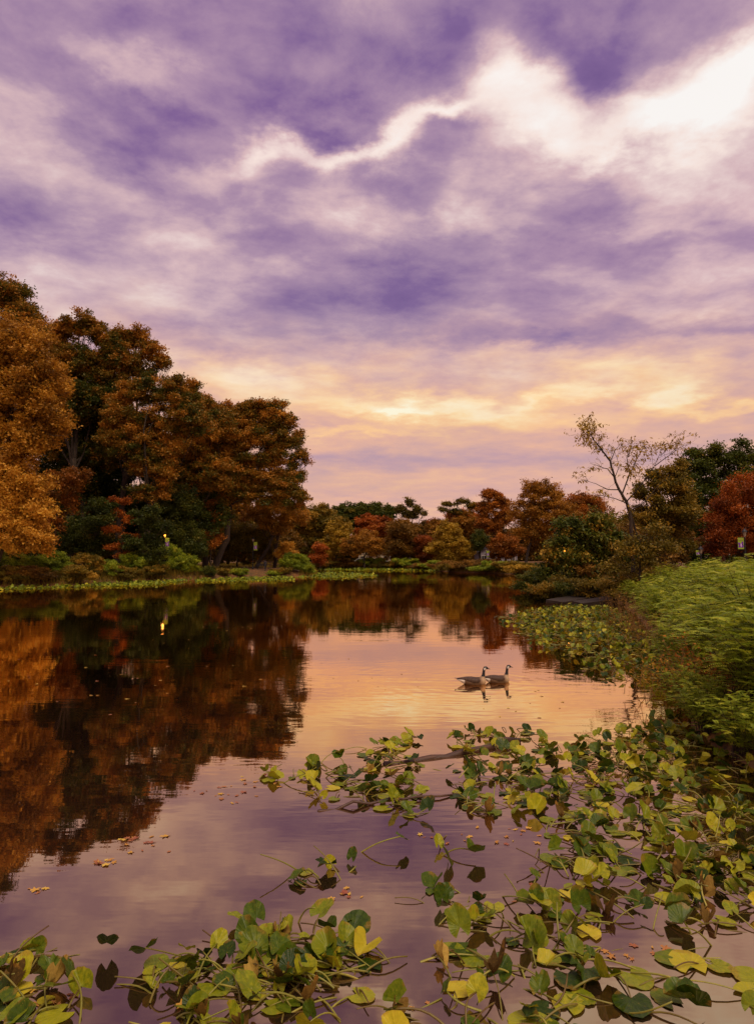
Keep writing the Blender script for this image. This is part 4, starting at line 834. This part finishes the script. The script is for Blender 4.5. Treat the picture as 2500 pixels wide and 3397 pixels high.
# ------------------------------------------------------------------ two geese
m, t, out = new_mat('goose_feathers')
vc = t.node('ShaderNodeAttribute', attribute_name='plumage').outputs['Color']; oc = t.node('ShaderNodeTexCoord').outputs['Object']
bars = t.noise(t.mapping(oc, scale=(60, 20, 30)), 1.0, 2, .5)
p = t.node('ShaderNodeBsdfPrincipled'); p.inputs['Roughness'].default_value = .6; t.put(p.inputs['Base Color'], t.mix(.35, vc, t.mix(1.0, vc, t.ramp(bars, [(.35, (.5, .5, .5, 1)), (.65, (1.3, 1.3, 1.3, 1))]), 'MULTIPLY'))); t.l.new(p.outputs[0], out.inputs[0]); GOOSE = m
m, t, out = new_mat('goose_wing')
oc = t.node('ShaderNodeTexCoord').outputs['Object']; wv = t.node('ShaderNodeTexWave', wave_type='BANDS', bands_direction='X'); wv.inputs['Scale'].default_value = 9; wv.inputs['Distortion'].default_value = 3.0; t.put(wv.inputs['Vector'], oc)
p = t.node('ShaderNodeBsdfPrincipled'); p.inputs['Roughness'].default_value = .65; t.put(p.inputs['Base Color'], t.ramp(wv.outputs[1], [(.2, (.024, .010, .004, 1)), (.8, (.060, .025, .009, 1)), (1, (.12, .062, .025, 1))])); t.l.new(p.outputs[0], out.inputs[0]); WING = m
def loft(bm, secs, seg=16):
    """secs: centre, tangent-free ring given by (cx,cy,cz, axis u, axis v)"""
    rings = []
    for c, u, v in secs:
        rings.append([bm.verts.new(Vector(c) + Vector(u) * math.cos(6.28319 * i / seg) + Vector(v) * math.sin(6.28319 * i / seg)) for i in range(seg)])
    for a, b in zip(rings, rings[1:]):
        for i in range(seg): bm.faces.new((a[i], a[(i + 1) % seg], b[(i + 1) % seg], b[i]))
    bm.faces.new(rings[0][::-1]); bm.faces.new(rings[-1])
def make_goose(label, loc, rz, sc, lift=0.0):
    root = empty('goose', loc, rz, sc); tag(root, label, 'goose', 'pair of swimming geese')
    bm = bmesh.new()
    loft(bm, [((x, 0, z), (0, ry, 0), (0, 0, rz_)) for x, z, ry, rz_ in ((-.37, .125, .03, .012), (-.28, .105, .075, .045), (-.16, .075, .125, .09), (-.02, .055, .155, .118), (.12, .052, .16, .124), (.23, .055, .14, .118), (.31, .06, .10, .095), (.36, .065, .05, .05))])
    nk = [(.245, .09, .088), (.285, .145, .066), (.305, .20, .047), (.312, .26, .038), (.318, .32, .034), (.326, .365, .036), (.345, .398, .043), (.378, .402, .041), (.405, .392, .030), (.425, .384, .020)]
    nk = [(x + (lift * .4 if z > .2 else 0), z + max(0, z - .18) * lift * 4, r) for x, z, r in nk]
    pts = [Vector((x, 0, z)) for x, z, r in nk]; secs = []
    for i, (x, z, r) in enumerate(nk):
        tg = (pts[min(i + 1, len(pts) - 1)] - pts[max(i - 1, 0)]).normalized(); v = tg.cross(Vector((0, 1, 0))).normalized()
        secs.append(((x, 0, z), (0, r * (.88 if i > 5 else 1), 0), tuple(v * r)))
    loft(bm, secs)
    me = bpy.data.meshes.new('body'); bm.to_mesh(me); bm.free(); o = bpy.data.objects.new('tmp', me); COL.objects.link(o)
    rm = o.modifiers.new('r', 'REMESH'); rm.mode = 'VOXEL'; rm.voxel_size = .009; sm = o.modifiers.new('s', 'SMOOTH'); sm.iterations = 6; sm.factor = .5
    dg = bpy.context.evaluated_depsgraph_get(); body = bpy.data.meshes.new_from_object(o.evaluated_get(dg)); bpy.data.objects.remove(o); body.name = 'body'
    ca = body.attributes.new('plumage', 'FLOAT_COLOR', 'POINT'); cols = []
    for v in body.vertices:
        x, y, z = v.co
        if z > .185 + .25 * max(0, .30 - x) and x > .24:
            c = (.008, .008, .009)
            if .352 < z < .408 and .318 < x < .366 and abs(y) > .012 and (z - .352) > (x - .345) * .9: c = (.75, .70, .60)
        elif x > .20: k = min(1, max(0, (x - .20) / .09)); c = tuple(a + (b - a) * k for a, b in zip((.14, .07, .03), (.46, .31, .17)))
        elif x < -.19 and z < .125: c = (.72, .64, .52)
        elif x < -.30: c = (.02, .016, .013)
        else: k = min(1, max(0, z / .16)); c = tuple(a + (b - a) * k for a, b in zip((.15, .08, .034), (.07, .034, .014)))
        cols += [*c, 1.0]
    ca.data.foreach_set('color', cols); body.polygons.foreach_set('use_smooth', np.ones(len(body.polygons), dtype=bool))
    link('body', body, root, GOOSE)
    for s in (-1, 1):
        bm = bmesh.new()
        loft(bm, [((x, s * yc, z), (0, ry, .012 * s), (0, -.25 * rz_ * s, rz_)) for x, yc, z, ry, rz_ in ((.22, .095, .085, .03, .03), (.14, .118, .092, .05, .062), (.02, .115, .10, .052, .072), (-.12, .085, .118, .045, .056), (-.24, .05, .128, .03, .032), (-.35, .025, .136, .012, .010))], 12)
        me = bpy.data.meshes.new('wing'); bm.to_mesh(me); bm.free(); me.polygons.foreach_set('use_smooth', np.ones(len(me.polygons), dtype=bool)); link('wing', me, root, WING)
        lathe('eye', [(.001, -.006), (.006, 0), (.001, .006)], root, BLACK, 8, (.372, s * .036, .408))
    bm = bmesh.new(); loft(bm, [((x, 0, z), (0, ry, 0), (0, 0, rz_)) for x, z, ry, rz_ in ((-.28, .125, .05, .016), (-.36, .140, .042, .010), (-.43, .155, .02, .004))], 8)
    me = bpy.data.meshes.new('tail'); bm.to_mesh(me); bm.free(); link('tail', me, root, BLACK)
    bm = bmesh.new(); loft(bm, [((x, 0, z), (0, ry, 0), (0, 0, rz_)) for x, z, ry, rz_ in ((.408, .390, .019, .020), (.435, .382, .015, .013), (.465, .374, .012, .008), (.485, .370, .008, .005))], 8)
    me = bpy.data.meshes.new('bill'); bm.to_mesh(me); bm.free(); link('bill', me, root, BLACK)
ga, gb = onz(1563, 2269), onz(1643, 2263)
make_goose('left goose of the pair swimming right, its whole body clear in front', (ga.x, ga.y, 0), .05, 1.02)
make_goose('right goose of the pair, its tail hidden by the neck of the other', (gb.x, gb.y, 0), .18, 1.0)

# ------------------------------------------------------------------ street lamps with banners
def lamp(label, x, ytop, Y, lit, side=0, bh=1.25, bw=.55, gap=.75):
    c = at(x, ytop, Y); z0 = gz(c.x, Y); H = c.z - z0
    r = empty('street_lamp', (c.x, Y, z0)); tag(r, label, 'street lamp', 'street lamps round the lake')
    lathe('pole', [(.16, -.1), (.16, .25), (.10, .35), (.075, .6), (.06, H * .5), (.05, H - .8), (.08, H - .76), (.05, H - .70)], r, BLACK)
    lathe('lantern', [(.08, H - .66), (.15, H - .34), (.14, H - .28)], r, LIT if lit else UNLIT, 8)
    lathe('lantern_cap', [(.23, H - .28), (.20, H - .2), (.08, H - .06), (.03, H), (.01, H + .06)], r, BLACK, 8)
    if side:
        z1 = H - gap; z2 = z1 - bh; xa, xb = (side * .09, side * (.09 + bw)); x0, x1 = min(xa, xb), max(xa, xb)
        boxes('banner_arm', [(min(0, xb), -.012, z1, max(0, xb), .012, z1 + .025), (min(0, xb), -.012, z2 - .025, max(0, xb), .012, z2)], r, BLACK)
        b = boxes('banner', [(x0, -.008, z2, x1, .008, z1)], r, LIME); xm = (x0 + x1) / 2; zm = z2 + bh * .34
        def petal(ax, az, rx, rz_, ro, mat, y):
            P_ = [(ax + rx * math.cos(q) * math.cos(ro) - rz_ * math.sin(q) * math.sin(ro), az + rx * math.cos(q) * math.sin(ro) + rz_ * math.sin(q) * math.cos(ro)) for q in np.linspace(0, 6.283, 14, endpoint=False)]
            o = prism('printed_petal', P_, y, y - .004, r, mat); o.parent = b
        for ax, az, rx, rz_, ro in ((-.14, .12, .10, .20, .5), (.12, .18, .10, .24, -.3), (-.10, -.14, .16, .11, .3), (.12, -.08, .14, .20, .1)): petal(xm + ax * bw / .55, zm + az * bh / 1.25, rx * bw / .55, rz_ * bh / 1.25, ro, PURPLE, -.009)
        petal(xm + .02, zm, .08 * bw / .55, .20 * bh / 1.25, 0, LILAC, -.014)
        o = boxes('printed_line', [(x0 + bw * .15, -.011, z1 - bh * .24, x1 - bw * .12, -.009, z1 - bh * .222)], r, INK); o.parent = b
    if lit:
        ld = bpy.data.lights.new('lamp_light', 'POINT'); ld.energy = 8; ld.color = (1.0, .5, .15); ld.shadow_soft_size = .2
        lo_ = bpy.data.objects.new('lamp_light', ld); COL.objects.link(lo_); lo_.parent = r; lo_.location = (0, -.35, H - .5)
lamp('glowing orange street lamp with lime and purple banner before the dark wood', 547, 1766, 93, True, 1, 1.32, .55)
lamp('unlit street lamp with shaded banner beside the slender leaning tree', 840, 1783, 112, False, 1, 1.35, .6)
lamp('far street lamp with bright lime banner beside the small green tree', 1611, 1818, 146, False, 1, 1.2, .58, .6)
lamp('street lamp with lime and purple flower banner before the red maple', 2467, 1754, 58, False, -1, .98, .5)
lamp('glowing street lamp half hidden by the hanging leaved tree', 1873, 1806, 56.5, True)
lamp('street lamp with low banner peeking over the feathery shrubs', 2322, 1812, 61, False, -1, .45, .34, .35)

# ------------------------------------------------------------------ stone slabs at the water edge
def slab(label, pts, z0, z1a, z1b, depth):
    A, B = onz(*pts[0]), onz(*pts[1]); L = (B - A).length; ang = math.atan2(B.y - A.y, B.x - A.x)
    o = empty('stone_slab', (A.x, A.y, 0), ang); tag(o, label, 'slab', 'stone slabs at the water edge')
    bm = bmesh.new(); r = random.Random(len(label)); n = 6; rows = []
    for i in range(n + 1):
        q = i / n; zt = z1a + (z1b - z1a) * q + r.uniform(-.02, .02); x = L * q
        rows.append([bm.verts.new((x, r.uniform(-.05, .05), zt * .5 - .04)), bm.verts.new((x - .05, -.08 + r.uniform(-.03, .03), zt)), bm.verts.new((x, depth, zt + .08)), bm.verts.new((x, depth, z0))] + [bm.verts.new((x, .15, z0))])
    for a, b in zip(rows, rows[1:]):
        for i in range(5): bm.faces.new((a[i], a[(i + 1) % 5], b[(i + 1) % 5], b[i]))
    bm.faces.new(rows[0]); bm.faces.new(rows[-1][::-1]); bmesh.ops.recalc_face_normals(bm, faces=bm.faces[:])
    bmesh.ops.bevel(bm, geom=bm.edges[:], offset=.018, segments=1, affect='EDGES')
    me = bpy.data.meshes.new('block'); bm.to_mesh(me); bm.free(); link('block', me, o, STONE)
slab('left dark stone slab sloping into the water by the middle lily bed', ((1868, 2003), (1985, 1996)), -.3, .14, .42, 1.6)
slab('right stone slab with paler sloping top by the dry weeds', ((1930, 2012), (2050, 2009)), -.3, .20, .52, 1.2)

# ------------------------------------------------------------------ bare locust tree
def locust():
    Y = 47.0; o0 = (1700, 1350); k = 800 / 1633.0; rng = np.random.default_rng(5)
    def W_(x, y, d=0.0): p = at(o0[0] + x * k, o0[1] + y * k, Y + d); return np.array(p)
    b = W_(815, 1000); z0 = gz(b[0], Y); root = empty('locust_tree', (b[0], Y, z0)); tag(root, 'thin nearly bare locust tree leaning left with sparse yellow green leaf tufts', 'tree')
    org = np.array([b[0], Y, z0]); main = [
        ([(815, 1120, 0), (812, 960, 0), (800, 760, 0), (770, 640, 0), (720, 560, .2), (690, 480, .3), (660, 370, .4), (610, 300, .5), (560, 240, .5), (515, 170, .4), (490, 120, .3)], .15, .02),
        ([(860, 1080, .6), (850, 900, .6), (810, 760, .5), (790, 690, .3)], .09, .05), ([(690, 480, .3), (640, 420, -.2), (580, 400, -.5), (520, 380, -.8)], .045, .008), ([(720, 560, .2), (640, 560, -.3), (560, 520, -.7), (505, 500, -1)], .045, .008), ([(660, 370, .4), (690, 300, .9), (735, 240, 1.2)], .035, .008), ([(610, 300, .5), (560, 280, .2), (500, 215, 0)], .03, .008),
        ([(740, 590, .1), (780, 480, .8), (830, 370, 1.2), (880, 280, 1.4), (960, 262, 1.6)], .06, .008), ([(790, 460, .8), (770, 340, .5), (800, 280, .3), (840, 275, .2)], .035, .008), ([(770, 640, 0), (860, 540, -.6), (930, 450, -.9), (980, 350, -1.1), (1015, 265, -1.2)], .05, .006), ([(960, 400, -1), (1040, 340, -1.3), (1100, 300, -1.4), (1165, 250, -1.5)], .035, .006), ([(1000, 330, -1.1), (1060, 270, -1), (1090, 240, -.9)], .025, .006),
        ([(800, 700, 0), (900, 640, .6), (960, 560, 1.0), (1020, 500, 1.2)], .05, .008), ([(830, 370, 1.2), (820, 430, .9), (790, 400, .6)], .02, .006), ([(770, 650, 0), (690, 620, -.5), (600, 600, -.9), (540, 580, -1.2)], .04, .008), ([(690, 480, .3), (720, 400, .0), (700, 330, -.2)], .03, .006)]
    paths, P = [], []
    def twig(a, d, L, r, lvl):
        e = a + d * L; pa = limb(a, e, r, r * .35, rng, .09, 5); paths.append(pa)
        if lvl > 0:
            for _ in range(rng.integers(2, 5)):
                i = rng.integers(1, 5); nd = unit(d + rng.normal(0, .55, 3) + np.array([0, 0, .12])); twig(np.array(pa[i][:3]), nd, L * rng.uniform(.4, .7), r * .55, lvl - 1)
        elif rng.random() < .7:
            for q in np.linspace(.3, 1, 5): P.append(a + (e - a) * q + rng.normal(0, .05, 3))
    for pts, r0, r1 in main:
        A = np.array([W_(*q) - org for q in pts]); n = len(A); rad = np.linspace(r0, r1, n)
        fine = []
        for i in range(n - 1):
            for q in (0, .34, .67): fine.append((*(A[i] + (A[i + 1] - A[i]) * q + rng.normal(0, .02, 3) * (i > 0)), rad[i] + (rad[i + 1] - rad[i]) * q))
        fine.append((*A[-1], rad[-1])); paths.append(fine)
        for i in range(max(3, int(n * 1.5))):
            j = rng.integers(len(fine) // 4, len(fine)); a = np.array(fine[j][:3])
            if a[2] < 4.2: continue
            d = unit(unit(np.array(fine[min(j + 1, len(fine) - 1)][:3]) - np.array(fine[j - 1][:3])) + rng.normal(0, .65, 3) * np.array([1, .8, .8])); twig(a, d, rng.uniform(.5, 1.25), .012, 1)
    for x, y, d, n, s in ((485, 115, .3, 100, .30), (530, 150, .4, 80, .28), (490, 215, 0, 100, .30), (545, 235, .4, 50, .28), (740, 240, 1.2, 26, .22), (790, 285, .3, 40, .25), (840, 275, .2, 26, .22), (890, 270, 1.4, 30, .25), (960, 262, 1.6, 34, .25), (1015, 262, -1.2, 26, .2), (1080, 262, -.9, 16, .18), (1130, 280, -1.5, 12, .2), (830, 385, .9, 70, .40), (800, 420, .6, 40, .3), (930, 300, 1.4, 26, .25), (600, 190, .5, 20, .2)):
        P += list(W_(x, y, d) - org + rng.normal(0, s, (int(n * 1.6), 3)))
    link('trunk', tube_mesh('trunk', paths, 5), root, BARK)
    P = np.array(P); P = P[P[:, 2] > 3.0]; V, F = leaf_quads(P, .22, rng, droop=(0, 0, -1.0), aspect=.38); link('crown', npmesh('crown', V, F, np.repeat(np.clip(rng.normal(.55, .2, len(P)), 0, 1), 4)), root, LEAF['gold'])
locust()

# ------------------------------------------------------------------ person on the path
def person():
    c = at(880, 1886, 109.5); z = gz(c.x, 109.5); root = empty('person', (c.x, 109.5, z), .35); tag(root, 'person in dark jacket and trousers walking away along the left bank', 'person')
    J = [((0, 0, .95), .13), ((0, 0, 1.12), .125), ((0, -.01, 1.30), .135), ((0, -.01, 1.42), .11), ((0, 0, 1.50), .055), ((0, .015, 1.56), .058), ((0, .02, 1.64), .090), ((0, .02, 1.71), .078)]; E = [(i, i + 1) for i in range(7)]
    def chain(par, lst):
        for p_, r_ in lst: J.append((p_, r_)); E.append((par, len(J) - 1)); par = len(J) - 1
        return par
    for s in (-1, 1):
        st = .16 * s
        chain(0, [((.09 * s, 0, .90), .10), ((.10 * s, st * .6 + .05, .50), .066), ((.10 * s, st, .10), .045), ((.10 * s, st - .02, .05), .05), ((.10 * s, st + .16, .03), .035)])
        h = chain(3, [((.17 * s, -.01, 1.40), .075), ((.22 * s, -.05, 1.14), .055), ((.21 * s, .10, .93), .040), ((.205 * s, .13, .88), .034)])
        for f in range(4): chain(h, [((.205 * s + (f - 1.5) * .012, .145 + .004 * f, .82), .009), ((.20 * s + (f - 1.5) * .012, .155, .785 - .006 * (f in (1, 2))), .008)])
        chain(h, [((.18 * s, .15, .85), .010), ((.172 * s, .165, .825), .008)])
    me = bpy.data.meshes.new('tmp'); me.from_pydata([j[0] for j in J], E, []); o = bpy.data.objects.new('tmp', me); COL.objects.link(o)
    sk = o.modifiers.new('s', 'SKIN'); ss = o.modifiers.new('u', 'SUBSURF'); ss.levels = 2; ss.render_levels = 2
    for i, (p_, r_) in enumerate(J): me.skin_vertices[0].data[i].radius = (r_, r_ * .8 if 0 <= i < 4 else r_)
    me.skin_vertices[0].data[0].use_root = True
    dg = bpy.context.evaluated_depsgraph_get(); body = bpy.data.meshes.new_from_object(o.evaluated_get(dg)); bpy.data.objects.remove(o); body.name = 'body'
    m, t, out = new_mat('dark_clothes'); x, y, zz_ = t.sep(t.node('ShaderNodeTexCoord').outputs['Object'])
    col = t.ramp(t.math('MULTIPLY', zz_, 1 / 1.8), [(0, (.02, .018, .016, 1)), (.06, (.025, .024, .028, 1)), (.50, (.02, .02, .028, 1)), (.52, (.012, .014, .026, 1)), (.825, (.014, .016, .03, 1)), (.84, (.32, .17, .10, 1)), (.99, (.30, .16, .10, 1))], 'CONSTANT')
    p = t.node('ShaderNodeBsdfPrincipled'); p.inputs['Roughness'].default_value = .9; t.put(p.inputs['Base Color'], col); t.l.new(p.outputs[0], out.inputs[0])
    body.polygons.foreach_set('use_smooth', np.ones(len(body.polygons), dtype=bool)); link('body', body, root, m)
    lathe('hair', [(.02, 1.58), (.085, 1.60), (.104, 1.66), (.100, 1.72), (.07, 1.775), (.01, 1.795)], root, flat_mat('dark_hair', (.012, .008, .006), .7), 14, (0, .0, 0))
person()
def bench():
    c = at(868, 1880, 112.5); r = empty('park_bench', (c.x, 112.5, gz(c.x, 112.5)), .3); tag(r, 'dark park bench beside the walking person', 'bench')
    for k in range(4): boxes('seat_slat', [(-.75, -.25 + k * .13, .43, .75, -.14 + k * .13, .47)], r, BLACK)
    for k in range(3): boxes('backrest_slat', [(-.75, .27 + k * .02, .55 + k * .14, .75, .30 + k * .02, .66 + k * .14)], r, BLACK)
    for s in (-.65, .65): boxes('leg', [(s - .03, -.24, 0, s + .03, -.18, .43), (s - .03, .22, 0, s + .03, .28, .95), (s - .03, -.24, .39, s + .03, .28, .43)], r, BLACK)
bench()
def fence():
    a, b = at(852, 1875, 119.0), at(985, 1875, 121.0); L = (b - a).length; r = empty('rail_fence', (a.x, a.y, gz(a.x, a.y)), math.atan2(b.y - a.y, b.x - a.x)); tag(r, 'low weathered wooden rail fence behind the walking person', 'fence')
    for i in range(int(L / 2.4) + 1): boxes('post', [(i * 2.4 - .07, -.07, -.2, i * 2.4 + .07, .07, 1.15)], r, TIMBER)
    for i in range(int(L / 2.4)):
        for z in (.45, .9): boxes('rail', [(i * 2.4 + .05, -.10, z, i * 2.4 + 2.35, -.072, z + .14)], r, TIMBER)
fence()
# ------------------------------------------------------------------ houses and car beyond the far shore
def house(label, x0, x1, Y, dep, wall_h, roof_h, wallm, porch):
    a, b = at(x0, 1850, Y), at(x1, 1850, Y); Wd = b.x - a.x; r = empty('house', (a.x, Y, gz(a.x, Y) - .1)); tag(r, label, 'house', 'houses beyond the far shore')
    boxes('wall', [(0, 0, 0, Wd, dep, wall_h)], r, wallm)
    prism('gable', [(-.0, wall_h), (Wd, wall_h), (Wd / 2, wall_h + roof_h - .15)], .02, dep - .02, r, wallm)
    rf = prism('roof', [(-.5, wall_h - .12), (-.5, wall_h + .02), (Wd / 2, wall_h + roof_h + .02), (Wd + .5, wall_h + .02), (Wd + .5, wall_h - .12), (Wd / 2, wall_h + roof_h - .14)], -.5, dep + .4, r, SLATE)
    ch = boxes('chimney', [(Wd * .7, dep * .4, wall_h + roof_h * .3, Wd * .7 + .6, dep * .4 + .6, wall_h + roof_h + .7)], r, GREYW); ch.parent = rf
    n = max(3, int(Wd / 1.9)); s = Wd / n
    for i in range(n):
        xc = (i + .5) * s
        if i == n // 2:
            d = boxes('door', [(xc - .45, -.05, .1, xc + .45, -.012, 2.15)], r, GREYW); k_ = boxes('handle', [(xc + .3, -.09, 1.0, xc + .36, -.052, 1.12)], r, BLACK); k_.parent = d; continue
        wn_ = boxes('window', [(xc - .5, -.03, .9, xc + .5, -.006, 2.2)], r, PANE)
        f = boxes('frame', [(xc - .58, -.06, .82, xc - .5, -.004, 2.28), (xc + .5, -.06, .82, xc + .58, -.004, 2.28), (xc - .5, -.06, .82, xc + .5, -.004, .9), (xc - .5, -.06, 2.2, xc + .5, -.004, 2.28), (xc - .03, -.05, .9, xc + .03, -.004, 2.2)], r, TRIM); f.parent = wn_
    if porch:
        for i in range(n + 1): boxes('porch_post', [(i * s - .07 + .1, -1.9, 0, i * s + .07 + .1, -1.76, wall_h - .35)], r, TRIM)
        boxes('porch_roof', [(-.3, -2.1, wall_h - .35, Wd + .3, -.52, wall_h - .2)], r, SLATE); boxes('porch_rail', [(0, -1.86, .85, Wd, -1.8, .93)], r, TRIM)
house('cream house with white posted porch between far brown trees', 1190, 1292, 183, 7, 3.0, 2.4, CREAM, True)
house('grey house with white window frames behind the far green shrubs', 1588, 1715, 168, 8, 3.1, 2.6, GREYW, False)
def car():
    c = at(1197, 1862, 176); r = empty('parked_car', (c.x, 176, gz(c.x, 176))); tag(r, 'white parked car seen over the far shrubs', 'car')
    prism('body', [(-2.2, .3), (2.2, .3), (2.25, .7), (1.5, .92), (.9, 1.42), (-.8, 1.46), (-1.6, .98), (-2.2, .85)], -.85, .85, r, CARP)
    prism('side_window', [(1.25, .97), (.82, 1.36), (-.7, 1.39), (-1.3, .99)], -.856, -.851, r, PANE)
    for x in (-1.35, 1.35):
        for y in (-.8, .8):
            w_ = lathe('wheel', [(.33, -.1), (.33, .1)], r, TYRE, 16); w_.rotation_euler = (math.pi / 2, 0, 0); w_.location = (x, y, .33)
            h_ = lathe('rim', [(.2, -.11), (.2, .11)], r, TRIM, 12); h_.parent = w_
    for s in (-1, 1): boxes('headlight', [(2.2, s * .6 - .15, .62, 2.27, s * .6 + .15, .75)], r, TRIM)
car()
